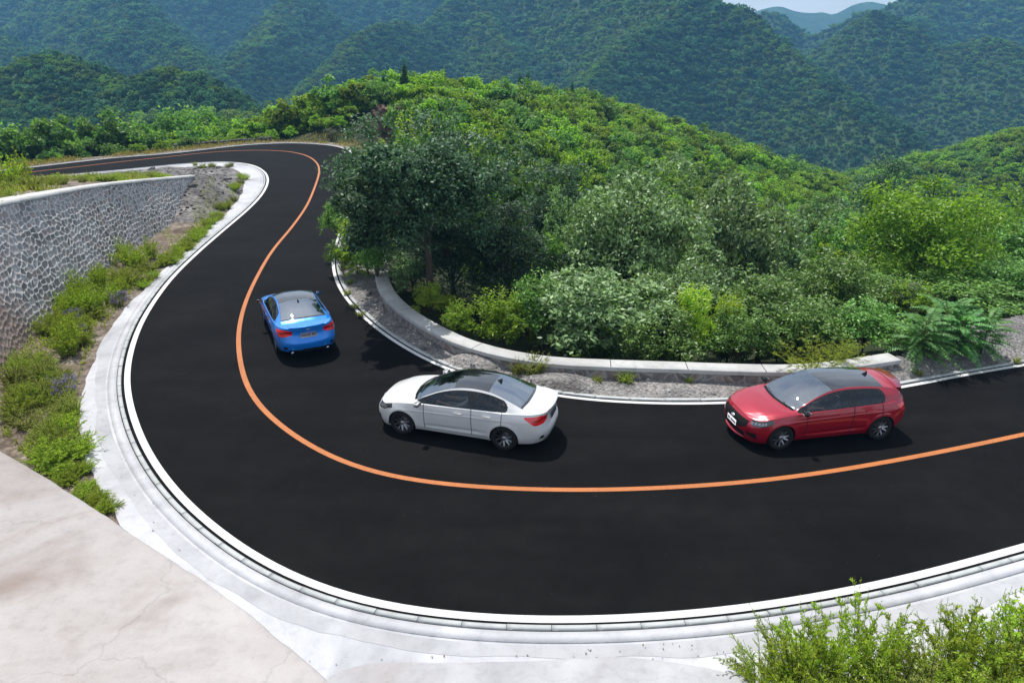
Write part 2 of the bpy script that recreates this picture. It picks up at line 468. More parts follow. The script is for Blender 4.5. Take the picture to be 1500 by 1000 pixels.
def kerb(P, s, d0, d1, z, seg, name, mat):
    Q = resample(P, .125); k = max(1, int(round(seg / .125))); V = []; F = []; n = 0; i = 0
    I0 = offs(Q, s * d0); I1 = offs(Q, s * d1)
    while i + k < len(Q):
        a = I0[i:i + k + 1].copy(); b = I1[i:i + k + 1].copy()
        a[-1] = a[-2] + (a[-1] - a[-2]) * .94; b[-1] = b[-2] + (b[-1] - b[-2]) * .94
        dz = random.uniform(-.006, .006); m = len(a)
        rows = [np.c_[a, np.full(m, -.05)], np.c_[a, np.full(m, z + dz)], np.c_[b, np.full(m, z + dz)], np.c_[b, np.full(m, -.05)]]
        v, f = loft(rows, flip=(s > 0)); V.append(v); F.append(f + n); n += len(v)
        e = np.array([[0, m, 2 * m, 3 * m], [m - 1, 4 * m - 1, 3 * m - 1, 2 * m - 1]]) + n - len(v); F.append(e)
        i += k
    o = obj(name, np.concatenate(V), np.concatenate(F), mat); tag(o, kind="structure"); return o
kerb(A, sA, .245, .345, .035, .75, "kerb", M_kerb)
kerb(B, sB, .20, .33, .03, 1.0, "kerb", M_kerb)
ribbon("kerb_joint", oA(.34), oA(.385), .002, M_joint)
ribbon("concrete_strip", oA(.368), oA(.60), .012, M_lime, .06)

# ------------------------------------------------------------------ concrete shoulder outside the bend
S_px = [(178,768),(160,735),(136,690),(121,655),(117,620),(122,575),(139,520),(164,475),(198,437),(233,402),(264,372),(299,340),(333,310),(350,290),(358,272),(356,258),(344,248),(325,243.8),(300,243.0),(270,245.2)]
S = resample(crom(img(S_px), 8), .35)
jit = np.array([fbm(i * .35, 0.3, 5, 4) for i in range(len(S))]) * .16
S = offs(S, jit)
near_end = int(np.argmin(np.linalg.norm(A - S[-1], axis=1)))
tail = offs(A, sA * .95)[near_end + 3:]
Sfull = np.concatenate([S, tail])
bot = img([(1800,1150),(1500,1060),(1000,1060),(600,1060),(420,985),(250,830),(200,790)], 0)
right = np.array([[A[0][0], A[0][1] - 8], [bot[0][0] + 20, bot[0][1]]])
V, F = polyfill(np.concatenate([oA(.52), Sfull[::-1], bot[::-1], right[::-1]]), -.006)
tag(obj("concrete_shoulder", V, F, M_lime), kind="structure")
k0 = near_end - 8
wob = np.array([.25 * fbm(i * .05, 2.2, 9, 3) for i in range(len(A))])
g0 = offs(A, sA * (.66 + .1 * wob)); g1 = offs(A, sA * (1.02 + 1.4 * wob + .10 * np.array([fbm(i * .6, 1.1, 19, 3) for i in range(len(A))])))
i0 = int(np.argmin(np.linalg.norm(A - W(198, 505)[:2], axis=1)))
ribbon("gutter", g0[:i0], g1[:i0], -.002, M_grey_c)

# ------------------------------------------------------------------ cement aprons in front
def apron(name, px, zs, dirn, rows, rise, mat, seed, drop=.7):
    P = np.array([W(u, v, z) for (u, v), z in zip(px, zs)]); P = resample(crom(P, 6), .18)
    P[:, :2] += np.stack([fbm(np.arange(len(P)) * .22, np.full(len(P), seed * 1.7), seed, 4), fbm(np.arange(len(P)) * .22, np.full(len(P), seed * 3.1), seed + 7, 4)], 1) * .05
    R = [P - [0, 0, drop], P.copy() - [0, 0, .05], P + [dirn[0] * .05, dirn[1] * .05, 0]]
    d = .05
    for k in range(rows):
        d += .12 + .05 * k
        q = P + np.array([dirn[0] * d, dirn[1] * d, 0])
        q[:, 2] += rise(d, np.linspace(0, 1, len(P))) + .05 * fbm(q[:, 0] * .5, q[:, 1] * .5, seed, 3) + .012 * fbm(q[:, 0] * 3, q[:, 1] * 3, seed, 3)
        R.append(q)
    V, F = loft(R)
    o = obj(name, V, F, mat, smooth=True)
    bm = bmesh.new(); bm.from_mesh(o.data); bmesh.ops.recalc_face_normals(bm, faces=bm.faces)
    if sum(f.normal.z * f.calc_area() for f in bm.faces) < 0: bmesh.ops.reverse_faces(bm, faces=bm.faces)
    bm.to_mesh(o.data); bm.free()
    tag(o, kind="structure"); return o
apron("cement_apron", [(-160,552),(-80,604),(0,656),(90,712),(180,769),(240,812),(310,858),(400,926),(440,958),(480,993),(540,1060),(600,1120)],
      [1.5,1.2,.9,.45,.12,.07,.06,.05,.05,.04,.04,.04], (-.57, -.82), 22, lambda d, t: .17 * d * (1 - .55 * t), M_apron, 3)
apron("cement_bank", [(440,1040),(478,993),(520,974),(560,967),(650,966),(750,965),(830,961),(900,958),(980,965),(1040,975),(1090,988),(1140,1004),(1200,1030),(1300,1080)],
      [.03,.03,.04,.06,.08,.09,.1,.1,.1,.1,.12,.12,.12,.12], (.08, -1.0), 16, lambda d, t: .10 * d, M_bank, 11, .4)

# ------------------------------------------------------------------ retaining wall on the left (stones, coping, joint)
base_px = [(-300,1010),(-140,760),(-60,650),(0,568),(60,487),(130,428),(200,368),(250,334),(285,306),(300,296)]
BL = resample(crom(np.array([W(u, v, -.15)[:2] for u, v in base_px]), 6), .2)
BL = smooth_line(BL, 30)
top_px = [(-420,470),(-320,415),(-230,372),(-150,338),(-80,315),(0,296.5),(50,287),(100,277.5),(150,269.5),(200,264),(250,259.5),(284,256.5)]
def wall_pt(u, v):
    d = ray(u, v); lo, hi = 12.0, 62.0
    for _ in range(26):
        t = .5 * (lo + hi); p = np.array([0, 0, CAMH]) + d * t
        dd, sg, tt = dist_poly(np.array([p[0]]), np.array([p[1]]), BL)
        a = BL[sg[0]]; b = BL[sg[0] + 1]; side = (b[0] - a[0]) * (p[1] - a[1]) - (b[1] - a[1]) * (p[0] - a[0])
        if dd[0] * (1 if side > 0 else -1) >= .24 * max(p[2] + .15, 0): hi = t
        else: lo = t
    return p
TP = np.array([wall_pt(u, v) for u, v in top_px])
TL = resample(crom(TP, 6), .055)
nw = len(TL)
dd, sg, tt = dist_poly(TL[:, 0], TL[:, 1], BL)
LB = np.array([BL[s] + (BL[s + 1] - BL[s]) * t for s, t in zip(sg, tt)])
LB = smooth_line(LB, 10)
zb = np.full(nw, -.35)
nr = 120
rows = []
sl = np.r_[0, np.cumsum(np.linalg.norm(np.diff(TL[:, :2], axis=0), axis=1))]
edge = np.zeros((nr + 1, nw)); cell = np.zeros((nr + 1, nw))
hmax = TL[:, 2].max() + .4
g = 2.6                                                # stones per metre
sx = rng.random((400, 60)); sy = rng.random((400, 60)); sid = rng.random((400, 60))
fr = np.linspace(0, 1, nr + 1)
Zs = zb[None, :] * (1 - fr[:, None]) + TL[:, 2][None, :] * fr[:, None]
g = 3.8
Q = sl[None, :] * g * .76 + 0 * Zs + .25 * np.sin(Zs * 2.1); Rr = (Zs + 1) * g * 1.08
qi = np.floor(Q).astype(int); ri = np.floor(Rr).astype(int)
Q = Q + .22 * fbm(Q * .9, Rr * .9, 15, 3); Rr = Rr + .22 * fbm(Q * .9, Rr * .9, 16, 3); qi = np.floor(Q).astype(int); ri = np.floor(Rr).astype(int)
f1 = np.full(Q.shape, 9.); f2 = np.full(Q.shape, 9.)
for a in (-1, 0, 1):
    for b in (-1, 0, 1):
        I = (qi + a) % 400; J = (ri + b) % 60
        d = np.hypot(qi + a + .12 + .76 * sx[I, J] - Q, ri + b + .12 + .76 * sy[I, J] - Rr)
        m = d < f1; f2 = np.where(m, f1, np.minimum(f2, d)); cell = np.where(m, sid[I, J], cell); f1 = np.where(m, d, f1)
edge = f2 - f1
stone = np.clip((edge - .07 - .05 * fbm(Q * .7, Rr * .7, 14, 3)) / .14, 0, 1)
crisp = fbm(Q * 3, Rr * 3, 4, 3)
dis = -.022 * stone + .035 * stone * (cell - .4) * crisp + .012 * fbm(Q * 6, Rr * 6, 8, 2)
nrm = np.zeros((nw, 2)); Tn = np.gradient(TL[:, :2], axis=0); nrm[:, 0] = Tn[:, 1]; nrm[:, 1] = -Tn[:, 0]; nrm /= np.linalg.norm(nrm, axis=1)[:, None]
for k in range(nr + 1):
    xy = LB * (1 - fr[k]) + TL[:, :2] * fr[k] + nrm * dis[k][:, None]
    rows.append(np.c_[xy, Zs[k]])
V, F = loft(rows)
bk = TL[:, :2] - nrm * .5
V2, F2 = loft([rows[-1], np.c_[bk, TL[:, 2] - .02], np.c_[bk, zb]])
me = mesh_from("stone_face", np.concatenate([V, V2]), np.concatenate([F, F2 + len(V)]), True)
at = me.attributes.new("edge", 'FLOAT', 'POINT'); at.data.foreach_set("value", np.r_[stone.ravel(), np.zeros(len(V2))].astype(np.float32))
at = me.attributes.new("cell", 'FLOAT', 'POINT'); at.data.foreach_set("value", np.r_[cell.ravel(), np.zeros(len(V2))].astype(np.float32))
def wall_mat():
    m, nt, p, o = new_mat("rubble masonry"); P = geo_pos(nt)
    e = N(nt, "Attribute", attribute_name="edge").outputs["Fac"]; c = N(nt, "Attribute", attribute_name="cell").outputs["Fac"]
    n1 = noise(nt, 9, 5, .65, P); n2 = noise(nt, .5, 4, .6, P); n3 = noise(nt, .3, 3, .5, P, .8)
    st = ramp(nt, c, [(.0, (.17, .155, .145)), (.35, (.26, .247, .237)), (.6, (.36, .337, .322)), (.8, (.34, .245, .215)), (.92, (.45, .43, .425)), (1.0, (.22, .205, .20))])
    st = mixc(nt, .7, st, ramp(nt, n1, [(.3, (.62,) * 3), (.65, (1.2,) * 3)]), 'MULTIPLY')
    mo = ramp(nt, n1, [(.3, (.50, .49, .48)), (.65, (.70, .685, .675))])
    cut = mth(nt, 'ADD', e, mth(nt, 'MULTIPLY', mth(nt, 'SUBTRACT', n1, .5), .8))
    f = ramp(nt, cut, [(.35, (0,) * 3), (.65, (1,) * 3)])
    col = mixc(nt, f, mo, st)
    col = mixc(nt, mth(nt, 'MULTIPLY', ramp(nt, n2, [(.4, (0,) * 3), (.65, (1,) * 3)]), .30), col, (.58, .57, .585))
    sx_ = N(nt, "SeparateXYZ"); nt.links.new(P, sx_.inputs[0])
    pk = mth(nt, 'MULTIPLY', ramp(nt, mth(nt, 'ADD', mth(nt, 'MULTIPLY', mth(nt, 'SUBTRACT', 23.2, sx_.outputs[1]), .2), mth(nt, 'SUBTRACT', n3, .5)), [(.15, (0,) * 3), (.5, (1,) * 3)]), .8)
    col = mixc(nt, pk, col, (.25, .175, .145))
    nt.links.new(col, p.inputs["Base Color"]); p.inputs["Roughness"].default_value = .9; p.inputs["Specular IOR Level"].default_value = .2
    bump(nt, mth(nt, 'ADD', n1, mth(nt, 'MULTIPLY', e, -.3)), .6, .04, p); return m
me.materials.append(wall_mat())
WALL = empty("retaining_wall", (float(LB[nw // 2][0]), float(LB[nw // 2][1]), -.15))
tag(WALL, "tall battered retaining wall of grey rubble stone with white mortar and a pale coping", "wall")
MW = Matrix.Translation(-Vector(WALL.location))
def attach(o, root): o.parent = root; o.matrix_parent_inverse = Matrix.Translation(root.location).inverted(); return o
attach(link("stone_face", me), WALL)
cw = np.interp(np.linspace(0, 1, nw), [0, .45, .62, 1], [.85, .78, .34, .24])
ci = TL[:, :2] + nrm * .06; co = TL[:, :2] - nrm * cw[:, None]
wav = .02 * fbm(sl * 1.5, sl * 0, 31, 3)
V, F = loft([np.c_[ci, TL[:, 2] - .13 + wav], np.c_[ci, TL[:, 2] + wav], np.c_[co, TL[:, 2] + .02], np.c_[co, TL[:, 2] - .25]])
attach(obj("coping", V, F, M_capw), WALL)
kj = int(np.argmin(np.abs(TL[:, 0] / np.maximum(TL[:, 1], 1) - W(140, 400)[0] / W(140, 400)[1]) + np.abs(np.linalg.norm(TL - wall_pt(128, 272.5), axis=1)) * .2))
jr = [np.r_[LB[kj + q] * (1 - f) + TL[kj + q, :2] * f + nrm[kj] * .03, zb[kj] * (1 - f) + TL[kj, 2] * f - .14 * f] for q in (0, 1) for f in (0, .25, .5, .75, 1.0)]
V, F = loft([jr[:5], jr[5:]]); attach(obj("mortar_joint", V, F, M_capw), WALL)

# ------------------------------------------------------------------ ground inside the hairpin (ditch, terrace, rubble)
isl = np.concatenate([offs(Sfull, 0.0), [[-95, 62], [-95, 5], [-22, 5]], img([(60, 900), (120, 790)])])
xs = np.arange(-62, -6, .22); ys = np.arange(9, 66, .22)
X, Y = np.meshgrid(xs, ys)
In = inside(X, Y, isl)
dS = dist_poly(X, Y, Sfull)[0]
mid = .5 * (LB + TL[:, :2])
mid = TL[:, :2] - nrm * .40
dW, sW, tW = dist_poly(X, Y, mid)
side = np.zeros(X.shape)
aa = mid[sW]; bb = mid[np.minimum(sW + 1, nw - 1)]
side = (bb[..., 0] - aa[..., 0]) * (Y - aa[..., 1]) - (bb[..., 1] - aa[..., 1]) * (X - aa[..., 0])
behind = (side > 0)
zt = TL[sW, 2] - .02
atend = (sW >= nw - 3) & (tW > .99)
bump_ = .16 * fbm(X * .6, Y * .6, 21, 4) + .05 * fbm(X * 2.4, Y * 2.4, 22, 3)
zend = np.clip((TL[-1, 2] + .05) * np.minimum(1, 1.12 - dW / 5.0), 0, None)
ramp_up = np.clip(dS / 5.0, 0, 1); ramp_up = ramp_up * ramp_up * (3 - 2 * ramp_up)
terr = np.minimum(zt, .05 + zt * ramp_up + bump_ * .6)
front = -.05 - .22 * np.clip(dS / 1.5, 0, 1) + bump_ * np.clip(dS / .8, 0, 1)
ff = np.clip((dW - .4) / 5.0, 0, 1)
Z = np.where(behind & ~atend, terr, front)
# rubble spill past the wall's end and in front of its last metres
spill = zend * np.clip(dS / 1.8, 0, 1)
Z = np.where(atend, np.maximum(front * 0 + .02 + bump_ * .6 * np.clip(dS / .8, 0, 1), spill + bump_ * .5 * np.clip(dS / .8, 0, 1)), Z)
lastm = np.clip((sW - nw * .80) / (nw * .2), 0, 1)
Z = np.where(~behind & ~atend, np.maximum(Z, (TL[-1, 2] * 1.0 * lastm * np.clip(1.25 - dW / 3.0, 0, 1)) * np.clip(dS / 1.5, 0, 1) + bump_ * .4 * lastm - .05), Z)
Z = np.where(dS < .3, np.minimum(Z, -.02), Z)
def grid_obj(name, X, Y, Z, keep, mat, smooth=True, mi=None, mats=None):
    ny, nx = X.shape; id_ = np.arange(ny * nx).reshape(ny, nx)
    q = np.stack([id_[:-1, :-1], id_[:-1, 1:], id_[1:, 1:], id_[1:, :-1]], -1).reshape(-1, 4)
    k = keep.ravel()[q].any(1); q = q[k]
    used = np.unique(q); mp = np.full(ny * nx, -1); mp[used] = np.arange(len(used))
    V = np.stack([X.ravel(), Y.ravel(), Z.ravel()], 1)[used]
    return obj(name, V, mp[q], mats or mat, smooth=smooth, mi=None if mi is None else mi.ravel()[q[:, 0]])
rub = (atend | (lastm > .0) & (dS > .5)) & (X < -10)
tag(grid_obj("ditch_ground", X, Y, Z, In, None, mats=[M_dirt, M_rubble], mi=rub.astype(int)), kind="structure")
ISL = (xs, ys, Z)
def island_z(x, y):
    i = int(np.clip(round((x - xs[0]) / .22), 0, len(xs) - 1)); j = int(np.clip(round((y - ys[0]) / .22), 0, len(ys) - 1)); return float(Z_isl[j, i])
Z_isl = Z.copy()

# ------------------------------------------------------------------ low parapet on the inner side
pf = [(553,372),(549,389),(551,413),(562,435),(593,463),(652,496),(692,511),(740,523),(812,533.5),(940,539),(1033,542),(1124,545),(1190,544),(1249,537.5),(1321,527)]
PF = resample(crom(np.array([W(u, v, .45)[:2] for u, v in pf]), 8), .15)
PF = smooth_line(PF, 12)
np_ = len(PF)
sP = 1.0 if near(offs(PF, .5), B).mean() > near(PF, B).mean() else -1.0
PK = offs(PF, sP * .56)
PAR = empty("parapet_wall", (float(PF[np_ // 2][0]), float(PF[np_ // 2][1]), 0))
tag(PAR, "low curved parapet wall with a wide grey concrete top and a rough stone face", "wall")
lp = np.arange(np_) * .15
rr = []
for h in np.linspace(-.3, .33, 16):
    o_ = offs(PF, sP * (.05 + .035 * fbm(lp * 2.2, np.full(np_, h * 5), 41, 4)))
    rr.append(np.c_[o_, np.full(np_, h)])
bk = offs(PF, sP * .48)
rr += [np.c_[bk, np.full(np_, .33)], np.c_[bk, np.full(np_, -3.2)]]
V, F = loft(rr)
def masonry_mat():
    m, nt, p, o = new_mat("parapet masonry"); P = geo_pos(nt)
    v = N(nt, "TexVoronoi"); v.inputs["Scale"].default_value = 2.6; nt.links.new(P, v.inputs["Vector"])
    v2 = N(nt, "TexVoronoi", feature='DISTANCE_TO_EDGE'); v2.inputs["Scale"].default_value = 2.6; nt.links.new(P, v2.inputs["Vector"])
    n1 = noise(nt, 7, 5, .65, P); sc_ = N(nt, "SeparateColor"); nt.links.new(v.outputs["Color"], sc_.inputs[0])
    col = ramp(nt, sc_.outputs[0], [(0, (.17, .15, .14)), (.5, (.26, .24, .225)), (.8, (.27, .19, .16)), (1, (.34, .32, .30))])
    col = mixc(nt, .8, col, ramp(nt, n1, [(.3, (.6,) * 3), (.65, (1.2,) * 3)]), 'MULTIPLY')
    col = mixc(nt, ramp(nt, v2.outputs["Distance"], [(.03, (1,) * 3), (.10, (0,) * 3)]), col, (.34, .33, .31))
    nt.links.new(col, p.inputs["Base Color"]); p.inputs["Roughness"].default_value = .92
    bump(nt, mth(nt, 'ADD', n1, v2.outputs["Distance"]), .9, .06, p); return m
M_mason = masonry_mat()
attach(obj("stone_face", V, F, M_mason, smooth=True), PAR)
cz = .45 + .01 * fbm(lp * .8, lp * 0, 51, 3)
V, F = loft([np.c_[PF, cz - .125], np.c_[PF, cz - .012], np.c_[offs(PF, sP * .012), cz], np.c_[offs(PF, sP * .548), cz], np.c_[PK, cz - .012], np.c_[PK, cz - .125], np.c_[PF, cz - .125]])
attach(obj("coping", V, F, M_cap), PAR)
V = []; F = []; n = 0
for k in range(8, np_ - 4, 15):
    a, b = PF[k], PK[k]; t = (PF[k + 1] - PF[k]); t = t / np.linalg.norm(t) * .011
    z1 = cz[k] + .0025
    V += [[*(a - t), z1], [*(a + t), z1], [*(b + t), z1], [*(b - t), z1]]; F.append([n, n + 1, n + 2, n + 3]); n += 4
attach(obj("coping_joint", V, np.array(F), M_joint), PAR)

# ------------------------------------------------------------------ gravel verge between kerb and parapet
vx = np.arange(-12, 34, .11); vy = np.arange(14, 36, .11)
X, Y = np.meshgrid(vx, vy)
e0 = PF[-1]; 
far_r = np.array([[e0[0] + 3, e0[1] + 2.2], [e0[0] + 8, e0[1] + 4.2], [e0[0] + 24, e0[1] + 9.5]])
ib0 = int(np.argmin(np.linalg.norm(B - far_r[-1], axis=1))); ib1 = int(np.argmin(np.linalg.norm(B - PF[0], axis=1)))
VP = np.concatenate([oB(.30)[ib0:ib1 + 12], [PF[0] + [0, 3.0]], offs(PF, sP * .2), far_r])
In = inside(X, Y, VP)
dB = dist_poly(X, Y, B)[0]; dP = dist_poly(X, Y, PF)[0]
Zv = .0 + .07 * np.clip((dB - .3) / 1.2, 0, 1) + (.05 * fbm(X * .8, Y * .8, 61, 4) + .022 * fbm(X * 4, Y * 4, 62, 3)) * np.clip((dB - .3) / .5, 0, 1)
tail_ = np.clip((X - (e0[0] - 5.0)) / 3.6, 0, 1); tail_ = tail_ * tail_ * (3 - 2 * tail_)
Zv = Zv + .50 * tail_ * np.clip((dB - .35) / 1.3, 0, 1)
for (u, v, rx, hh) in ((700, 533, 1.15, .27), (815, 566, 1.3, .25)):
    c = W(u, v); Zv = Zv + hh * np.clip(1 - ((X - c[0]) / rx) ** 2 - ((Y - c[1]) / (rx * .62)) ** 2, 0, 1) ** .8 * (1 + .15 * fbm(X * 5, Y * 5, 63, 2))
Zv = np.where(dB < .36, -.02, Zv)
tag(grid_obj("gravel_verge", X, Y, Zv, In, M_gravel), kind="structure")
def verge_z(x, y):
    i = int(np.clip(round((x - vx[0]) / .11), 0, len(vx) - 1)); j = int(np.clip(round((y - vy[0]) / .11), 0, len(vy) - 1)); return float(Zv[j, i])

# ------------------------------------------------------------------ hills: ridge lines given their own distances
def ridge(px): return np.array([WZ(u, v, Z) for u, v, Z in px])
RIDGES = [  # points (u, v, distance), side slope
 ([(425,208,74),(470,200,77),(520,182,80),(560,164,84),(600,154,90),(700,157,104),(830,166,118),(900,188,128),(1000,230,138),(1100,262,150),(1200,284,165),(1260,294,180)], .33),
 ([(1240,280,190),(1300,266,190),(1360,250,185),(1420,234,180),(1500,216,172),(1620,186,165),(1800,140,165)], .42),
 ([(-260,136,275),(-100,118,270),(0,112,262),(60,101,255),(110,103,250),(150,113,250),(200,115,245),(250,130,240),(300,154,235),(350,180,228),(420,206,222),(480,225,215)], .50),
 ([(1010,-12,480),(1080,22,465),(1140,73,440),(1200,118,410),(1270,165,380),(1330,203,360),(1375,245,340)], .80),
 ([(1010,-12,480),(955,40,455),(890,85,430),(850,125,410),(815,170,390)], .85),
 ([(1010,-12,480),(900,-25,580),(800,-70,700)], .8),
 ([(760,-90,800),(690,-10,660),(620,25,600),(560,48,545),(500,85,490),(440,135,440),(405,172,410)], .80),
 ([(690,-10,660),(725,55,570),(765,105,500),(790,150,450)], .85),
 ([(430,-10,680),(400,50,590),(355,80,540),(315,105,505),(270,140,460)], .8),
 ([(110,-70,820),(210,22,580),(262,65,520),(310,110,470),(350,155,430)], .8),
 ([(210,22,580),(160,70,520),(120,110,480)], .85),
 ([(-150,-40,760),(-60,30,620),(20,60,540),(60,95,480)], .8),
 ([(-500,-90,900),(-200,-90,900),(0,-80,920),(200,-110,950),(430,-120,950),(600,-110,950),(800,-100,900)], .7),
 ([(1225,72,620),(1250,50,570),(1285,38,545),(1325,50,530),(1375,85,515),(1410,110,490)], .75),
 ([(1370,110,540),(1405,72,510),(1450,52,495),(1500,72,480),(1600,105,470)], .75),
 ([(1110,20,820),(1180,46,770),(1230,34,760),(1300,13,745),(1350,-5,725),(1400,-5,720),(1440,10,705),(1500,8,700),(1640,-10,700)], .7),
 ([(1370,-5,720),(1340,40,640),(1320,80,590)], .85),
]
RL = [(resample(ridge(p), 4.0 if i < 3 else 8.0), s) for i, (p, s) in enumerate(RIDGES)]
plat = np.concatenate([[[95, 52]], np.array([[e0[0] + 26, e0[1] + 11.5], [e0[0] + 9, e0[1] + 6.5], [e0[0] + 3.5, e0[1] + 3.2]]), offs(PF, sP * .3)[::-1],
    offs(B, sB * 1.6)[int(np.argmin(np.linalg.norm(B - W(490, 360)[:2], axis=1))):][::4], [[-140, 60], [-140, -40], [95, -40]]])
def terrain(X, Y):
    d = dist_poly(X, Y, plat, True)[0]; ins = inside(X, Y, plat)
    din = d; d = np.where(ins, 0, d)
    dn = d + .5 * fbm(X * .15, Y * .15, 70, 3) * np.clip(d / 4, 0, 1)
    floor = -9.0 - .11 * np.clip(Y - 40, 0, 230) - .12 * np.clip(np.abs(X) - 40, 0, 150) * np.clip((Y - 20) / 40, 0, 1)
    fall = -.14 - np.where(dn < 2, .30 * dn, .6 + .46 * (dn - 2))
    z = np.maximum(np.where(d > 0, fall, -.14), floor)
    for i, (P, s) in enumerate(RL):
        # distance with interpolated crest height
        best = np.full(X.shape, -1e9)
        for k in range(len(P)):
            dd = np.hypot(X - P[k, 0], Y - P[k, 1])
            if i < 3: h = P[k, 2] - s * (np.sqrt(dd * dd + 9) - 3)
            else: h = P[k, 2] - s * 1.12 * (np.sqrt(dd * dd + 25) - 5)
            best = np.maximum(best, h)
        z = np.maximum(z, best) if i else np.where(ins, z, np.maximum(z, np.where(d > 0, np.minimum(best, -.14 + .55 * d), best)))
    far = np.clip((Y - 190) / 60, 0, 1)
    nz = (9.0 + 9 * np.clip((Y - 420) / 200, 0, 1)) * fbm(X * .012, Y * .012, 80, 5) + 13.0 * (np.abs(fbm(X * .017 + .3 * fbm(X * .01, Y * .01, 83, 2), Y * .010, 81, 3)) - .2) + 4.0 * (np.abs(fbm(X * .045, Y * .03, 84, 3)) - .2)
    z = z + far * nz + (1 - far) * np.clip(d / 6, 0, 1) * .5 * fbm(X * .12, Y * .12, 82, 3)
    return np.where(ins, -.14 - np.clip(.4 * (din - 1.4), 0, .65), z)
gx = np.arange(-130, 161, 1.25); gy = np.arange(-36, 230, 1.25)
X, Y = np.meshgrid(gx, gy)
Zg = terrain(X, Y)
# keep the big sheet well under the finely built ground
tag(grid_obj("ground", X, Y, Zg - .03, np.ones(X.shape, bool), M_soil), kind="structure")
fx = np.concatenate([np.arange(-1500, -700, 25.), np.arange(-700, 760, 6.), np.arange(760, 1500, 25.)]); fy = np.concatenate([np.arange(-400, 140, 20.), np.arange(140, 900, 6.), np.arange(900, 1200, 20.)])
XF, YF = np.meshgrid(fx, fy)
ZF = terrain(XF, YF)
hole = (XF > -124) & (XF < 154) & (YF > -30) & (YF < 224)
ZF2 = np.where((XF > -130) & (XF < 161) & (YF > -36) & (YF < 230), ZF - 1.0, ZF)
tag(grid_obj("mountains", XF, YF, ZF2, ~hole, M_hill), kind="structure")
def bilin(gx_, gy_, Zz, x, y):
    i = np.clip(np.searchsorted(gx_, x) - 1, 0, len(gx_) - 2); j = np.clip(np.searchsorted(gy_, y) - 1, 0, len(gy_) - 2)
    a = np.clip((x - gx_[i]) / (gx_[i + 1] - gx_[i]), 0, 1); b = np.clip((y - gy_[j]) / (gy_[j + 1] - gy_[j]), 0, 1)
    return (Zz[j, i] * (1 - a) + Zz[j, i + 1] * a) * (1 - b) + (Zz[j + 1, i] * (1 - a) + Zz[j + 1, i + 1] * a) * b
def gz(x, y):
    x = np.asarray(x, float); y = np.asarray(y, float)
    n = (x > -128) & (x < 158) & (y > -30) & (y < 227)
    return np.where(n, bilin(gx, gy, Zg, x, y), bilin(fx, fy, ZF, x, y))
# farthest blue range
P = np.array([WZ(u, v, 1500) for u, v in [(900,10),(1000,20),(1080,22),(1118,14),(1130,11),(1145,10.5),(1165,17),(1190,20),(1205,19),(1220,22),(1235,16),(1250,8),(1272,3),(1290,5),(1320,9),(1360,2),(1400,-12),(1460,-8),(1520,-14),(1700,-10)]])
P = resample(crom(P, 6), 12)
rows = []
for k in range(14):
    q = P.copy(); dist_ = k * 30.0
    q[:, 1] -= dist_; q[:, 2] -= dist_ * .55; q[:, 2] += (10 if k else 3) * fbm(q[:, 0] * .01, q[:, 1] * .01, 90, 4)
    rows.append(q)
q = P.copy(); q[:, 1] += 200; q[:, 2] -= 140
V, F = loft([q] + rows)
tag(obj("distant_mountains", V, F, M_hill, smooth=True), kind="structure")

# ================================================================== VEGETATION
def quads_kite(P, Nn, T, L, Wd):
    """one four-cornered leaf per row"""
    T = T - (T * Nn).sum(1)[:, None] * Nn; T /= np.linalg.norm(T, axis=1)[:, None] + 1e-9
    S = np.cross(Nn, T); L = np.broadcast_to(L, (len(P),))[:, None]; Wd = np.broadcast_to(Wd, (len(P),))[:, None]
    V = np.stack([P - T * L * .5, P + S * Wd * .5 - T * L * .05, P + T * L * .5, P - S * Wd * .5 - T * L * .05], 1).reshape(-1, 3)
    return V, np.arange(len(P) * 4).reshape(-1, 4)
def unit(n, r):
    d = r.normal(size=(n, 3)); return d / (np.linalg.norm(d, axis=1)[:, None] + 1e-9)
def leaves_around(C, rad, per, L, asp, r, out=None, flat=.75, up=.5):
    """clumps of leaves round the points C"""
    n = len(C) * per; c = np.repeat(C, per, 0)
    o = np.repeat(out if out is not None else np.tile([0, 0, 1.], (len(C), 1)), per, 0)
    q = r.normal(size=(n, 3)) * rad * .55; q[:, 2] *= flat
    P = c + q
    Nn = unit(n, r) * .9 + o * .5 + np.array([0, 0, up]); Nn /= np.linalg.norm(Nn, axis=1)[:, None]
    T = q + unit(n, r) * rad * .6 + np.array([0, 0, -.15]) * rad
    s = r.uniform(.7, 1.25, n)
    return quads_kite(P, Nn, T, L * s, L * asp * s)
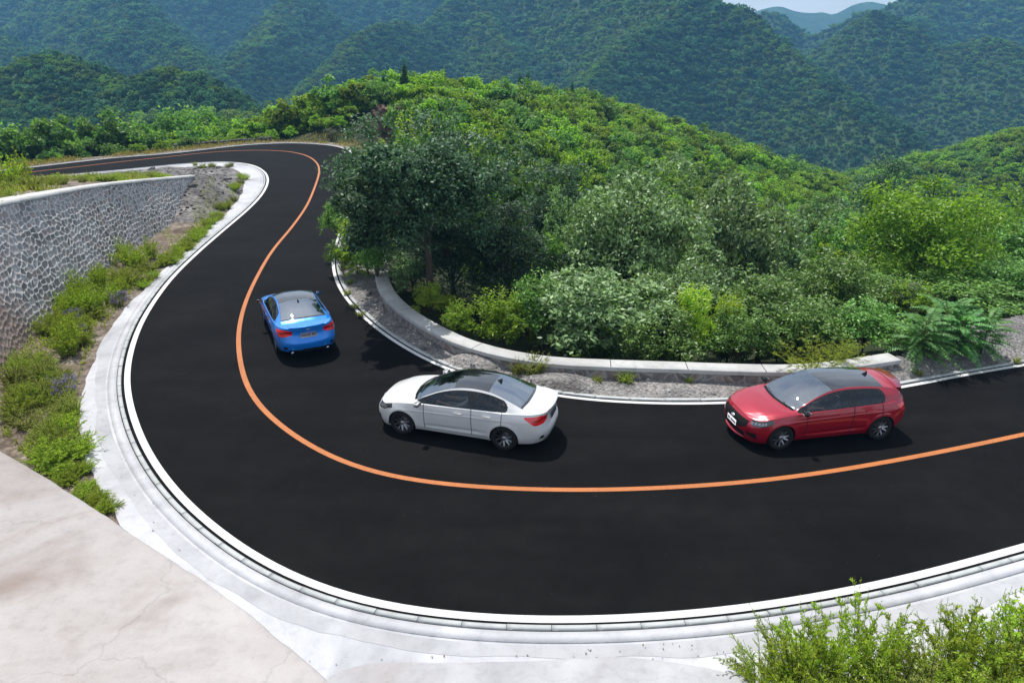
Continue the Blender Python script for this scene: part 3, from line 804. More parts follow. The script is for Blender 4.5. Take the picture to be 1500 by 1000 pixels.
def crown_data(r, radii, hc, lobes, clumps, per, L, asp=.55, lobe_r=.36, top_heavy=.25, shoots=0, ragged=.2, inner=.12, low=-.35):
    rx, ry, rz = radii
    D = unit(lobes, r); D[:, 2] = np.where(D[:, 2] < low, -D[:, 2] * .6, D[:, 2])
    k = r.uniform(.45, .86, lobes) * np.clip(1 + ragged * r.normal(size=lobes) * .6, .25, 1.28)
    C = D * k[:, None] * np.array([rx, ry, rz]) + [0, 0, hc]
    lr = lobe_r * min(rx, ry) * r.uniform(.65, 1.25, lobes)
    cc = []; oo = []
    for i in range(lobes):
        d = unit(clumps, r); d[:, 2] = np.where(r.random(clumps) < .3, d[:, 2], np.abs(d[:, 2])); d += D[i] * .25
        d /= np.linalg.norm(d, axis=1)[:, None]
        kk = np.where(r.random(clumps) < inner, r.uniform(.2, .7, clumps), r.uniform(.82, 1.12, clumps))
        cc.append(C[i] + d * (lr[i] * kk)[:, None] * [1, 1, .85]); oo.append(d)
    cc = np.concatenate(cc); oo = np.concatenate(oo)
    V, F = leaves_around(cc, lr.mean() * .34, per, L, asp, r, oo)
    if shoots:
        a = r.uniform(0, 2 * np.pi, shoots); q = np.sqrt(r.random(shoots)) * .75
        b = np.c_[np.cos(a) * q * rx, np.sin(a) * q * ry, hc + rz * np.sqrt(np.clip(1 - q * q, 0, 1)) * .95]
        t = np.linspace(0, 1, 9)
        c2 = (b[:, None, :] + t[None, :, None] * np.stack([r.normal(size=shoots) * .12, r.normal(size=shoots) * .12, r.uniform(.5, 1.1, shoots)], 1)[:, None, :] * max(.6, rz * .28)).reshape(-1, 3)
        v2, f2 = leaves_around(c2, L * 1.0, 4, L * .9, asp, r)
        F = np.concatenate([F, f2 + len(V)]); V = np.concatenate([V, v2])
    return V, F, C, lr
def trunk_data(r, h0, hc, C, rad, lean=(0, 0), forks=1, root=-.6):
    m = MB(); top = np.array([lean[0], lean[1], hc * .95])
    ps = [np.array([0, 0, root]), np.array([lean[0] * .1, lean[1] * .1, h0 * .4]), np.array([lean[0] * .35 + r.normal() * .06, lean[1] * .35 + r.normal() * .06, h0]), top * [1, 1, .85], top]
    P = crom(ps, 5); k = np.linspace(0, 1, len(P))
    m.tube(P, rad * (1.25 - 1.05 * k) * (1 + .35 * np.exp(-k * 14)), 8)
    idx = r.permutation(len(C))[:min(len(C), 16)]
    for i in idx:
        z = r.uniform(h0 * .75, hc * .85); j = int(np.argmin(np.abs(P[:, 2] - min(z, C[i][2] - .1)))); a = P[j]; b = C[i]
        mid_ = .5 * (a + b) + np.array([r.normal() * .12, r.normal() * .12, .22 * np.linalg.norm(b - a) * r.uniform(-.3, .8)])
        q = crom([a, mid_, b], 4); rr_ = rad * (.55 - .25 * j / len(P)) * np.linspace(1, .22, len(q))
        m.tube(q, np.maximum(rr_, .012), 5, False)
        for s in range(2):
            e = b + unit(1, r)[0] * np.linalg.norm(b - a) * .35
            m.tube(crom([q[len(q) * 2 // 3], .5 * (q[-2] + e) + [0, 0, .08], e], 3), np.maximum(rr_[-1] * np.linspace(1, .4, 7), .008), 4, False)
    return m.data()
def bark_mat():
    m, nt, p, o = new_mat("bark"); P = N(nt, "TexCoord").outputs["Object"]
    n = noise(nt, 9, 5, .7, P); w = N(nt, "Mapping"); w.inputs["Scale"].default_value = (16, 16, 2.5); nt.links.new(P, w.inputs[0])
    n2 = noise(nt, 1.0, 5, .7, w.outputs[0])
    col = ramp(nt, n2, [(.3, (.045, .036, .028)), (.7, (.14, .115, .09))]); nt.links.new(col, p.inputs["Base Color"])
    p.inputs["Roughness"].default_value = .92; p.inputs["Specular IOR Level"].default_value = .15; bump(nt, n2, .8, .03, p); return m
M_bark = bark_mat()
L_dark = leaf_mat("dark glossy leaves", (0.019, 0.046, 0.023), (0.116, 0.216, 0.110), .25, .5, .28)
L_walnut = leaf_mat("broad pale leaves", (0.047, 0.091, 0.028), (0.330, 0.489, 0.207), .22, .48, .35)
L_mid = leaf_mat("mid green leaves", (0.043, 0.107, 0.018), (0.217, 0.406, 0.073), .24, .45, .4)
L_yell = leaf_mat("yellow green leaves", (0.065, 0.139, 0.014), (0.268, 0.416, 0.040), .45, .5, .35)
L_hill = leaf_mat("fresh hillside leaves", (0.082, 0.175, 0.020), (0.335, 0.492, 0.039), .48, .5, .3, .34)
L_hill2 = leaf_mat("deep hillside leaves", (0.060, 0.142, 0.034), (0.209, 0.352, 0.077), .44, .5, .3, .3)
L_con = leaf_mat("cypress sprays", (0.026, 0.074, 0.023), (0.055, 0.126, 0.037), .15, .6, .25)
L_ail = leaf_mat("long compound leaves", (0.050, 0.156, 0.036), (0.172, 0.384, 0.110), .30, .5, .22, .2)
L_lime = leaf_mat("lime young leaves", (0.242, 0.446, 0.034), (0.409, 0.450, 0.065), .42, .5, .35)
L_weed = leaf_mat("soft weed leaves", (0.179, 0.270, 0.022), (0.448, 0.532, 0.068), .52, .6, .2, .3)
L_weed2 = leaf_mat("olive weed leaves", (0.189, 0.226, 0.032), (0.370, 0.394, 0.093), .35, .65, .2, .3)
L_dry = leaf_mat("straw coloured grass", (0.251, 0.228, 0.051), (0.442, 0.369, 0.125), .35, .7, .2, .25)
M_purple = leaf_mat("violet blossoms", (0.174, 0.141, 0.350), (0.260, 0.239, 0.350), .3, .7, .2, .1)
M_stem = simple("green stems", (.07, .085, .03), .8, 0, .2)
M_far2 = leaf_mat("far pale and lit tone canopy", (0.095, 0.179, 0.037), (0.165, 0.259, 0.061), .35, .8, .1, .4)  # lighter canopy: pale crests, plus sunlight painted onto left-facing slopes
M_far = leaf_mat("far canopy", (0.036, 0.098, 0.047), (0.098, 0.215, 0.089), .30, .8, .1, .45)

PROTO = {}
def proto(key, seed, leaf, H, R_c, rz, lobes, clumps, per, L, asp=.55, trunk=.12, h0=None, shoots=0, shoot_mat=None, **kw):
    r = np.random.default_rng(seed); hc = H - rz
    V, F, C, lr = crown_data(r, R_c, hc, lobes, clumps, per, L, asp, shoots=shoots, **kw)
    cm = mesh_from("crown", V, F, False, [leaf])
    tv, tf = trunk_data(r, h0 or max(.4, hc - rz * .75), hc, C, trunk)
    tm = mesh_from("trunk", tv, tf, True, [M_bark])
    PROTO[key] = (cm, tm, H, max(R_c[:2]))
def place_tree(name, key, x, y, z, h, width, rz, label, cat, group=None):
    cm, tm, H, Rm = PROTO[key]
    o = empty(name, (x, y, z), rz); sxy = width / (2 * Rm); zc = min(h / H, 1.6 * sxy)
    link("trunk", tm, o).scale = (sxy, sxy, h / H); c = link("crown", cm, o, (0, 0, h - H * zc)); c.scale = (sxy, sxy, zc); tag(o, label, cat, group); return o
# near kinds: real height in metres
proto("dark_a", 11, L_dark, 8.0, (3.6, 3.2, 3.4), 3.4, 70, 30, 22, .17, .5, .17, 3.4, lobe_r=.32, ragged=.4, low=-.42)
proto("dark_b", 12, L_dark, 7.5, (2.2, 2.2, 3.2), 3.2, 40, 24, 18, .15, .5, .12, 1.4, low=-.8, ragged=.4)
proto("walnut_a", 21, L_walnut, 7.5, (3.3, 3.1, 2.8), 2.8, 46, 26, 15, .19, .5, .16, 2.0, low=-.7, ragged=.5, lobe_r=.29)
proto("walnut_b", 22, L_walnut, 4.0, (2.3, 2.1, 1.6), 1.6, 36, 22, 14, .17, .5, .09, .8, ragged=.5, lobe_r=.28, low=-.7)
proto("mid_a", 31, L_mid, 5.0, (2.1, 2.0, 2.1), 2.1, 36, 22, 15, .14, .5, .10, .7, low=-.9, ragged=.55, shoots=14, lobe_r=.29)
proto("mid_b", 32, L_mid, 3.0, (1.6, 1.5, 1.25), 1.25, 26, 20, 15, .14, .5, .06, .5, shoots=20)
proto("yellow_a", 41, L_yell, 6.5, (3.4, 3.2, 2.9), 2.9, 50, 26, 15, .17, .55, .15, 1.5, low=-.8, ragged=.45, lobe_r=.29)
proto("lime_a", 51, L_lime, 2.4, (1.0, 1.0, 1.0), 1.0, 18, 16, 12, .15, .4, .04, .4, shoots=26, ragged=.5)
proto("lime_b", 52, L_hill, 2.6, (1.2, 1.1, 1.1), 1.1, 20, 18, 12, .15, .4, .05, .4, shoots=20, ragged=.4)
# hillside kinds
for i in range(4): proto("hill_%d" % i, 60 + i, L_hill if i < 3 else L_hill2, 3.2, (1.7, 1.6, 1.3), 1.3, 22, 13, 8, .26, .6, .07, .6, ragged=.75, lobe_r=.30, shoots=8 if i % 2 else 0)
for i in range(2): proto("blue_%d" % i, 70 + i, L_hill2, 3.6, (1.7, 1.7, 1.5), 1.5, 22, 13, 8, .25, .6, .07, .7, ragged=.75, lobe_r=.30)
def conifer(key, seed):
    r = np.random.default_rng(seed); H = 3.6; n = 420; t = np.sqrt(r.random(n)); z = .25 + (H - .25) * (1 - t); rad = .78 * t ** .9 * r.uniform(.75, 1.1, n); a = r.uniform(0, 6.283, n)
    C = np.c_[np.cos(a) * rad, np.sin(a) * rad, z]; out = np.c_[np.cos(a), np.sin(a), np.full(n, .8)]; out /= np.linalg.norm(out, axis=1)[:, None]
    V, F = leaves_around(C, .16, 9, .22, .35, r, out, 1.3, .2)
    m = MB(); m.tube([(0, 0, -.3), (0, 0, H * .9)], [.09, .01], 6)
    PROTO[key] = (mesh_from("crown", V, F, False, [L_con]), mesh_from("trunk", *m.data(), True, [M_bark]), H, .8)
conifer("cypress", 80)

def weed_mesh(key, seed, leaf, H, spread, stems, nl, L, asp, curve=.35, flowers=0, tip_up=.8, twigs=0):
    """tall weed: leafy stems fanning out from the root"""
    r = np.random.default_rng(seed); m = MB(); PP = []; TT = []; LL = []; FL = []
    for s in range(stems):
        a = r.uniform(0, 6.283); q = np.sqrt(r.random()) * spread; h = H * r.uniform(.55, 1.05) * (1 - .25 * (q / spread) ** 2)
        b = np.array([np.cos(a), np.sin(a), 0]) * q * .35 ; tip = np.array([np.cos(a), np.sin(a), 0]) * q * r.uniform(.8, 1.3) + [0, 0, h]
        mid_ = .5 * (b + tip) + np.array([-np.cos(a), -np.sin(a), .3]) * curve * q * .4
        c = crom([b - [0, 0, .05], mid_, tip], 5)
        m.tube(c, np.linspace(.010, .003, len(c)), 3, False)
        t = np.sort(r.uniform(.12, 1, nl)) * (len(c) - 1.001); i = t.astype(int); f = (t - i)[:, None]
        p = c[i] * (1 - f) + c[i + 1] * f; k = t / (len(c) - 1)
        aa = r.uniform(0, 6.283, nl); d = np.c_[np.cos(aa), np.sin(aa), np.full(nl, tip_up) * r.uniform(.3, 1.2, nl)]
        d /= np.linalg.norm(d, axis=1)[:, None]; l = L * (1.15 - .75 * k) * r.uniform(.7, 1.2, nl)
        PP.append(p + d * l[:, None] * .5); TT.append(d); LL.append(l)
        for b_ in range(twigs):
            j = r.uniform(.25, .95) * (len(c) - 1.001); i0_ = int(j); a0 = c[i0_]; g_ = c[i0_ + 1] - c[i0_]; g_ /= np.linalg.norm(g_) + 1e-9
            a3 = r.uniform(0, 6.283); dd_ = g_ * .75 + np.array([np.cos(a3), np.sin(a3), -.1]) * .75; ln3 = H * r.uniform(.12, .26) * (1.2 - j / len(c))
            e_ = a0 + dd_ * ln3 + [0, 0, -.12 * ln3]; nb = 12; tt3 = np.linspace(.15, 1, nb)[:, None]; p3 = a0 + (e_ - a0) * tt3 + [0, 0, .15] * tt3 * (1 - tt3) * ln3
            a4 = r.uniform(0, 6.283, nb); d3 = dd_ * .7 + np.c_[np.cos(a4), np.sin(a4), r.uniform(-.4, .6, nb)] * .8; d3 /= np.linalg.norm(d3, axis=1)[:, None]; l3 = L * r.uniform(.5, .95, nb)
            PP.append(p3 + d3 * l3[:, None] * .5); TT.append(d3); LL.append(l3); m.tube([a0, e_], [.004, .002], 3, False)
        if flowers:
            FL.append(c[-1] + r.normal(size=(flowers, 3)) * .05)
    P = np.concatenate(PP); T = np.concatenate(TT); Lq = np.concatenate(LL)
    Nn = unit(len(P), r) + [0, 0, .9]; Nn /= np.linalg.norm(Nn, axis=1)[:, None]
    V, F = quads_kite(P, Nn, T, Lq, Lq * asp)
    fm = None
    if flowers:
        c = np.concatenate(FL); v2, f2 = quads_kite(c, unit(len(c), r), unit(len(c), r), .06, .045); fm = mesh_from("blossoms", v2, f2, False, [M_purple])
    PROTO[key] = (mesh_from("foliage", V, F, False, [leaf]), mesh_from("stems", *m.data(), False, [M_stem]), H, spread, fm)
def place_weed(name, key, x, y, z, h, width, rz, label, cat, group=None, lean=0):
    fo, st, H, sp, fm = PROTO[key]
    o = empty(name, (x, y, z), rz); o.rotation_euler = (lean, 0, rz); s = width / (2 * sp); o.scale = (s, s, h / H)
    link("stems", st, o); link("foliage", fo, o)
    if fm: link("blossoms", fm, o)
    tag(o, label, cat, group); return o
weed_mesh("weed_a", 101, L_weed, .9, .62, 40, 50, .075, .24, twigs=8)
weed_mesh("weed_b", 102, L_weed, .7, .66, 40, 46, .07, .28, twigs=8)
weed_mesh("weed_c", 103, L_weed2, .75, .5, 40, 50, .09, .22)
weed_mesh("weed_v", 104, L_weed2, .6, .5, 34, 40, .08, .22, flowers=14)
weed_mesh("wispy", 105, L_weed, 1.5, 1.1, 30, 60, .08, .22, .25, twigs=10)
weed_mesh("stalk_a", 106, L_weed, 1.5, 1.0, 20, 70, .085, .42, .3, tip_up=.3, twigs=13)
weed_mesh("stalk_b", 107, L_weed, 1.3, 1.1, 26, 70, .07, .30, .3, tip_up=.3, twigs=13)
weed_mesh("stalk_c", 108, L_weed, 1.4, .8, 13, 60, .10, .44, .25, tip_up=.25, twigs=9)
weed_mesh("tuft", 109, L_lime, .5, .35, 40, 14, .16, .10, .4, tip_up=1.6)

def frond_mesh(key, seed, nf, Lf, leaf):
    """plant of long arching compound leaves, each with pairs of leaflets"""
    r = np.random.default_rng(seed); m = MB(); PP = []; NN = []; TT = []; LL = []
    m.tube([(0, 0, -.2), (.02, .03, .5), (.0, .05, 1.15)], [.035, .028, .018], 6)
    for s in range(nf):
        a = s * 2.4 + r.normal() * .2; z0 = .25 + .9 * s / nf; e0 = np.array([np.cos(a), np.sin(a), 0])
        l = Lf * r.uniform(.7, 1.1); el = .15 + .9 * s / nf
        t = np.linspace(0, 1, 15)
        x = l * t * np.cos(el * .8); z = z0 + l * t * np.sin(el) - .48 * l * t ** 2
        c = e0[None, :] * x[:, None]; c[:, 2] = z
        m.tube(c[::3], np.linspace(.010, .004, 5), 3, False)
        g = np.gradient(c, axis=0); g /= np.linalg.norm(g, axis=1)[:, None]
        side_ = np.cross(g, [0, 0, 1.]); side_ /= np.linalg.norm(side_, axis=1)[:, None]
        for k in range(2, 15):
            ll = .20 * Lf * (1 - .55 * abs(t[k] - .45) / .55)
            for sg in (-1, 1):
                d = side_[k] * sg * .85 + g[k] * .45 + np.array([0, 0, -.30]); d /= np.linalg.norm(d)
                n_ = np.cross(d, g[k]) * sg; n_ = n_ if n_[2] > 0 else -n_
                PP.append(c[k] + d * ll * .5); TT.append(d); LL.append(ll); NN.append(n_ / np.linalg.norm(n_) + r.normal(size=3) * .12)
    PP, NN, TT, LL = map(np.array, (PP, NN, TT, LL)); NN = NN / np.linalg.norm(NN, axis=1)[:, None]
    V, F = quads_kite(PP, NN, TT, LL, LL * .44)
    PROTO[key] = (mesh_from("fronds", V, F, False, [leaf]), mesh_from("stem", *m.data(), True, [M_stem]), 1.6, Lf, None)
frond_mesh("frond_a", 120, 30, 1.15, L_ail)
frond_mesh("frond_b", 121, 26, 1.0, L_lime)
def place_frond(key, x, y, z, s, rz, label, group=None):
    fo, st, H, sp, _ = PROTO[key]; o = empty("tree_of_heaven_shoot", (x, y, z), rz); o.scale = (s, s, s)
    link("stem", st, o); link("fronds", fo, o); tag(o, label, "plant", group); return o

# ------------------------------------------------------------------ trees one can tell apart behind the parapet
PX = lambda u, Z: (u - 750) / 1000.0 * Z
def at_top(u, v, Z):
    p = WZ(u, v, Z); return p
TREES = [ # kind, u, v of the top, distance, width in photograph pixels, label
 ("dark_a", 618, 176, 25.2, 262, "largest dark green tree with a bare trunk behind the curved parapet"),
 ("dark_b", 742, 292, 27.5, 150, "slim dark glossy tree right beside the largest dark tree behind the parapet"),
 ("dark_b", 812, 236, 34, 150, "dark bluish tree between the largest dark tree and the big pale broadleaf tree"),
 ("blue_0", 722, 232, 38, 160, "bluish bushy tree showing just right of the largest dark tree's top"),
 ("walnut_a", 930, 238, 29, 250, "big pale broadleaf tree with whitish shining leaves, tallest in the middle of the photo"),
 ("walnut_b", 1088, 268, 33, 190, "pale leafy tree to the right of the big pale broadleaf tree"),
 ("walnut_b", 850, 288, 32, 120, "small pale tree leaning on the left side of the big pale broadleaf tree"),
 ("walnut_b", 880, 398, 23.8, 250, "wide pale shrub with shining leaves in front of the big pale tree"),
 ("walnut_b", 1010, 382, 25.5, 190, "rounded pale shrub just right of the wide shining shrub behind the parapet"),
 ("mid_a", 1130, 398, 24.5, 180, "dense mid green bush with drooping leaves behind the middle of the right parapet"),
 ("mid_a", 1225, 372, 26.5, 160, "mid green bush below the yellow green tree on its left side"),
 ("yellow_a", 1375, 254, 29, 245, "big rounded yellow green tree at the right side above the fern like shoots"),
 ("mid_a", 1510, 318, 35, 180, "green tree cut by the right edge of the photo, behind the yellow green one"),
 ("dark_b", 1313, 228, 62, 110, "dark pointed tree rising from the valley behind the big yellow green tree"),
 ("walnut_b", 1190, 300, 44, 120, "pale round tree halfway between the pale trees and the yellow green tree"),
 ("mid_a", 1245, 318, 40, 120, "dark green round tree just left of the big yellow green tree"),
 ("mid_a", 1290, 400, 27.5, 150, "leafy green bush in the shade under the yellow green tree"),
 ("mid_a", 1420, 405, 26.5, 190, "dark leafy bush under the right half of the yellow green tree"),
 ("mid_a", 1510, 398, 27.5, 150, "green bush beside the gravel at the right edge of the photo"),
 ("mid_b", 795, 418, 24, 120, "green bush with upright shoots between the dark tree and the wide shining shrub"),
 ("lime_b", 735, 440, 23.3, 100, "bright fresh green bush close behind the parapet right of the big trunk"),
 ("lime_a", 1020, 440, 23.2, 70, "lime green sapling lit by the sun behind the parapet, left of the drooping bush"),
 ("lime_a", 1068, 450, 23.3, 60, "lime green sapling directly left of the dense drooping bush"),
 ("mid_b", 1090, 462, 22.6, 110, "low dark green bush against the back of the parapet below the lime saplings"),
 ("mid_b", 965, 462, 22.6, 130, "low leafy bush against the parapet below the rounded pale shrub"),
 ("mid_b", 1200, 452, 22.8, 120, "low bush behind the wispy weed that hangs over the parapet"),
 ("mid_b", 1275, 450, 22.8, 110, "low bush at the very end of the parapet"),
 ("mid_b", 1330, 492, 22.0, 90, "low green bush behind the end of the parapet, left of the fern like shoots"),
 ("lime_b", 672, 452, 23.5, 60, "small fern green bush right at the foot of the big bare trunk"),
 ("lime_a", 628, 425, 25.5, 60, "small fresh green bush behind the parapet left of the big bare trunk"),
 ("walnut_b", 1140, 330, 36, 130, "pale tree half hidden behind the drooping bush"),
 ("mid_a", 880, 300, 38, 170, "mid green tree behind the big pale broadleaf tree"),
 ("mid_a", 1010, 290, 40, 170, "mid green tree rising behind the right side of the big pale broadleaf tree"),
 ("blue_1", 775, 330, 30, 130, "dark bluish tree in the shade between the slim dark tree and the pale trees"),
 ("dark_b", 660, 300, 29, 170, "dark tree filling the shade behind the big bare trunk"),
]
for i, (k, u, v, Z, wpx, lab) in enumerate(TREES):
    p = at_top(u, v, Z); g_ = float(gz(p[0], p[1])) - .05
    h = max(p[2] - g_, 1.2); H = PROTO[k][2]
    # keep a believable height: when the ground is far below, the crown still reaches down by scale
    place_tree("shade_tree" if h > 4 else "bush", k, p[0], p[1], g_, h, wpx / 1000.0 * Z, random.uniform(0, 6.28), lab, "tree" if h > 4 else "bush")
BIG = bpy.data.objects["shade_tree"]
r_ = np.random.default_rng(77); cc_ = []
for k in range(10):
    a_ = r_.uniform(0, 6.28); q_ = np.sqrt(r_.random()) * 2.5; zt_ = 7.2 - .22 * q_ ** 2 - .25; b_ = np.array([np.cos(a_) * q_, np.sin(a_) * q_, zt_]); h_ = r_.uniform(.5, 1.0)
    for t_ in np.linspace(0, 1, 10): cc_.append(b_ + [r_.normal() * .03, r_.normal() * .03, h_ * t_])
v_, f_ = leaves_around(np.array(cc_), .09, 5, .11, .45, r_)
o_ = obj("upper_foliage", v_, f_, L_lime, BIG); o_["label"] = "lime green young shoots standing up from the crown"
# boughs of the big tree that hang out towards the road
loc_ = np.array(BIG.location); ca_, sa_ = math.cos(-BIG.rotation_euler.z), math.sin(-BIG.rotation_euler.z)
def to_big(p): q = np.array(p) - loc_; return np.array([ca_ * q[0] - sa_ * q[1], sa_ * q[0] + ca_ * q[1], q[2]])
for (c_, ra) in (((-4.55, 22.4, 4.4), 1.05), ((-4.95, 23.0, 3.2), .85), ((-4.1, 22.7, 5.4), .95)):
    lc = to_big(c_); v_, f_, _c, _l = crown_data(r_, (ra, ra, ra * .85), 0, 14, 20, 20, .16, .5, ragged=.4, lobe_r=.42, low=-.8)
    bo_ = obj("bough", v_ + lc, f_, L_dark, BIG); m_ = MB(); m_.tube(crom([(0, 0, 2.9), lc * [.5, .5, .5] + [0, 0, 1.75], lc], 5), np.linspace(.09, .025, 11), 6, False); m_.build("branch", M_bark, bo_, True)
# bushes on the verge beside the road, left of the parapet
for (k, u, v, Z, wpx, lab) in (("lime_b", 528, 330, 29.0, 90, "fern green bush on the verge under the largest dark tree"),
                               ("mid_b", 497, 300, 32, 60, "dark bush hanging over the road edge left of the fern green bush"),
                               ("mid_b", 548, 352, 27.8, 60, "low bush at the hidden end of the curved parapet"),
                               ("mid_b", 497, 358, 29.5, 44, "tiny bush at the road edge below the largest dark tree")):
    p = at_top(u, v, Z); place_tree("bush", k, p[0], p[1], -.25, p[2] + .25, wpx / 1000 * Z, random.uniform(0, 6), lab, "bush")
for (u, v, s, lab) in ((1345, 520, 1.05, "dark fern like shoot with long drooping fronds where the parapet ends"), (1400, 515, 1.0, "fern like shoot with long fronds in the middle of the clump beside the gravel"),
                       (1438, 512, .9, "fern like shoot furthest right in the clump beside the gravel"), (1375, 500, 1.1, "taller fern like shoot at the back of the clump beside the gravel")):
    p = W(u, v, .35); place_frond("frond_a", p[0], p[1], .25, s, random.uniform(0, 6), lab)
p = W(524, 402); place_frond("frond_b", p[0], p[1], -.05, .85, 1.0, "bright lime fern like shoot on the verge above the hidden end of the parapet")
p = W(508, 392); place_frond("frond_b", p[0], p[1], -.05, .6, 2.5, "small lime fern like shoot closest to the road under the largest dark tree")

def weed_at(name, key, u, v, z, h, wpx, lab, cat="weed", group=None):
    p = W(u, v, z); Z = np.linalg.norm([p[1] * CP - (z - CAMH) * SP]); return place_weed(name, key, p[0], p[1], z - .03, h, wpx / 1000 * Z, random.uniform(0, 6.28), lab, cat, group)
weed_at("weed", "wispy", 1190, 546, .05, 1.25, 150, "pale wispy weed growing over the parapet behind the red car")
weed_at("weed", "wispy", 1232, 530, .25, .8, 80, "smaller wispy weed to the right of the one hanging over the parapet")
weed_at("weed", "weed_c", 783, 548, .05, .75, 60, "scrubby weed climbing the parapet behind the white car")
weed_at("weed", "weed_c", 758, 546, .05, .55, 40, "low scrubby weed at the foot of the parapet just left of the climbing one")
weed_at("grass_tuft", "tuft", 916, 560, .04, .42, 38, "yellow green grass tuft at the foot of the parapet between the white and red cars", "grass tuft")
weed_at("weed", "weed_c", 1008, 560, .04, .3, 24, "tiny weed at the parapet foot right of the yellow green tuft")
weed_at("weed", "weed_c", 875, 560, .04, .28, 26, "tiny dark weed at the parapet foot left of the yellow green tuft")
for (u, v, lab) in ((512, 414, "tiny yellowish weed in the gravel nearest the road above the blue car"), (509, 430, "tiny weed on the narrow gravel strip level with the blue car's nose"), (520, 450, "tiny weed on the gravel strip right of the blue car"), (528, 462, "tiny tangled weed on the gravel strip lower right of the blue car"),
                    (1480, 512, "low leafy weed on the gravel at the right edge of the photo"), (1490, 530, "sprawling low weed on the gravel close to the road at the right edge"), (1345, 548, "tiny weed on the gravel just right of the red car's tail")):
    weed_at("weed", "weed_c", u, v, .06, .22, 22, lab)

# ------------------------------------------------------------------ wooded hill beyond: single trees near, one mass further off
def to_px(P):
    P = np.atleast_2d(P); d = P[:, 1] * CP - (P[:, 2] - CAMH) * SP; vv = -(P[:, 1] * SP + (P[:, 2] - CAMH) * CP)
    return 750 + 1000 * P[:, 0] / d, 500 + 1000 * vv / d, d
def gn_scatter(name, pts, scale, rotz, protos, label_kind="stuff"):
    me = bpy.data.meshes.new(name); me.vertices.add(len(pts)); me.vertices.foreach_set("co", np.asarray(pts, np.float32).ravel())
    for nm, arr in (("sc", scale), ("rz", rotz)):
        a = me.attributes.new(nm, 'FLOAT', 'POINT'); a.data.foreach_set("value", np.asarray(arr, np.float32))
    a = me.attributes.new("pick", 'INT', 'POINT'); a.data.foreach_set("value", rng.integers(0, len(protos), len(pts)).astype(np.int32))
    o = link(name, me); tag(o, kind="stuff")
    c = bpy.data.collections.new(name + "_kinds")
    for i, (m_, nm) in enumerate(protos):
        q = bpy.data.objects.new("%02d_%s" % (i, nm), m_); c.objects.link(q)
    ng = bpy.data.node_groups.new(name, 'GeometryNodeTree')
    ng.interface.new_socket("Geometry", in_out='INPUT', socket_type='NodeSocketGeometry'); ng.interface.new_socket("Geometry", in_out='OUTPUT', socket_type='NodeSocketGeometry')
    n = ng.nodes; gi = n.new("NodeGroupInput"); go = n.new("NodeGroupOutput"); ip = n.new("GeometryNodeInstanceOnPoints"); ci = n.new("GeometryNodeCollectionInfo")
    ci.inputs[0].default_value = c; ci.inputs["Separate Children"].default_value = True; ci.inputs["Reset Children"].default_value = True
    ip.inputs["Pick Instance"].default_value = True
    def attr(nm, t):
        a_ = n.new("GeometryNodeInputNamedAttribute"); a_.data_type = t; a_.inputs[0].default_value = nm; return a_.outputs[0]
    cx = n.new("ShaderNodeCombineXYZ"); L_ = ng.links.new
    L_(attr("rz", 'FLOAT'), cx.inputs[2]); er = n.new("FunctionNodeEulerToRotation"); L_(cx.outputs[0], er.inputs[0])
    L_(gi.outputs[0], ip.inputs["Points"]); L_(ci.outputs[0], ip.inputs["Instance"]); L_(attr("pick", 'INT'), ip.inputs["Instance Index"])
    L_(er.outputs[0], ip.inputs["Rotation"]); L_(attr("sc", 'FLOAT'), ip.inputs["Scale"]); L_(ip.outputs[0], go.inputs[0])
    md = o.modifiers.new("scatter", 'NODES'); md.node_group = ng
    return o
def jitter_grid(x0, x1, y0, y1, s):
    X, Y = np.meshgrid(np.arange(x0, x1, s), np.arange(y0, y1, s)); X = X + (np.arange(X.shape[0]) % 2)[:, None] * s * .5
    return (X + rng.uniform(-.36, .36, X.shape) * s).ravel(), (Y + rng.uniform(-.36, .36, X.shape) * s).ravel()
hx, hy = jitter_grid(-120, 158, 22, 226, 1.92)
ins = inside(hx, hy, plat); dpl = dist_poly(hx, hy, plat, True)[0]
hz = gz(hx, hy)
u_, v_, d_ = to_px(np.c_[hx, hy, hz + 1.6])
ok = (~ins) & (dpl > 1.2) & (u_ > -160) & (u_ < 1660) & (v_ > -50) & (v_ < 540) & (d_ > 37)
ok &= ~((u_ > 512) & (u_ < 592) & (v_ > 148) & (v_ < 235) & (d_ < 80))
nearpar = (hx > -6) & (hy < 33) & (hx < 30); ok &= ~(nearpar & (dpl < 2.2))
ok &= ~((hx < -8) & (hy < 62) & (hx > -16))
# hidden behind nearer ground?
def visible(x, y, z, n=24, top=2.6):
    t = np.linspace(.08, .97, n)[None, :]
    gxp = x[:, None] * t; gyp = y[:, None] * t; gzp = CAMH + (z[:, None] + top - CAMH) * t
    return (gz(gxp, gyp) < gzp + .2).all(1)
ok[ok] = visible(hx[ok], hy[ok], hz[ok])
hx, hy, hz, u_, v_, d_ = [q[ok] for q in (hx, hy, hz, u_, v_, d_)]
size = np.clip(rng.lognormal(0, .26, len(hx)), .60, 1.40) * .90 * np.where(hy > 130, 1.1, 1.0)
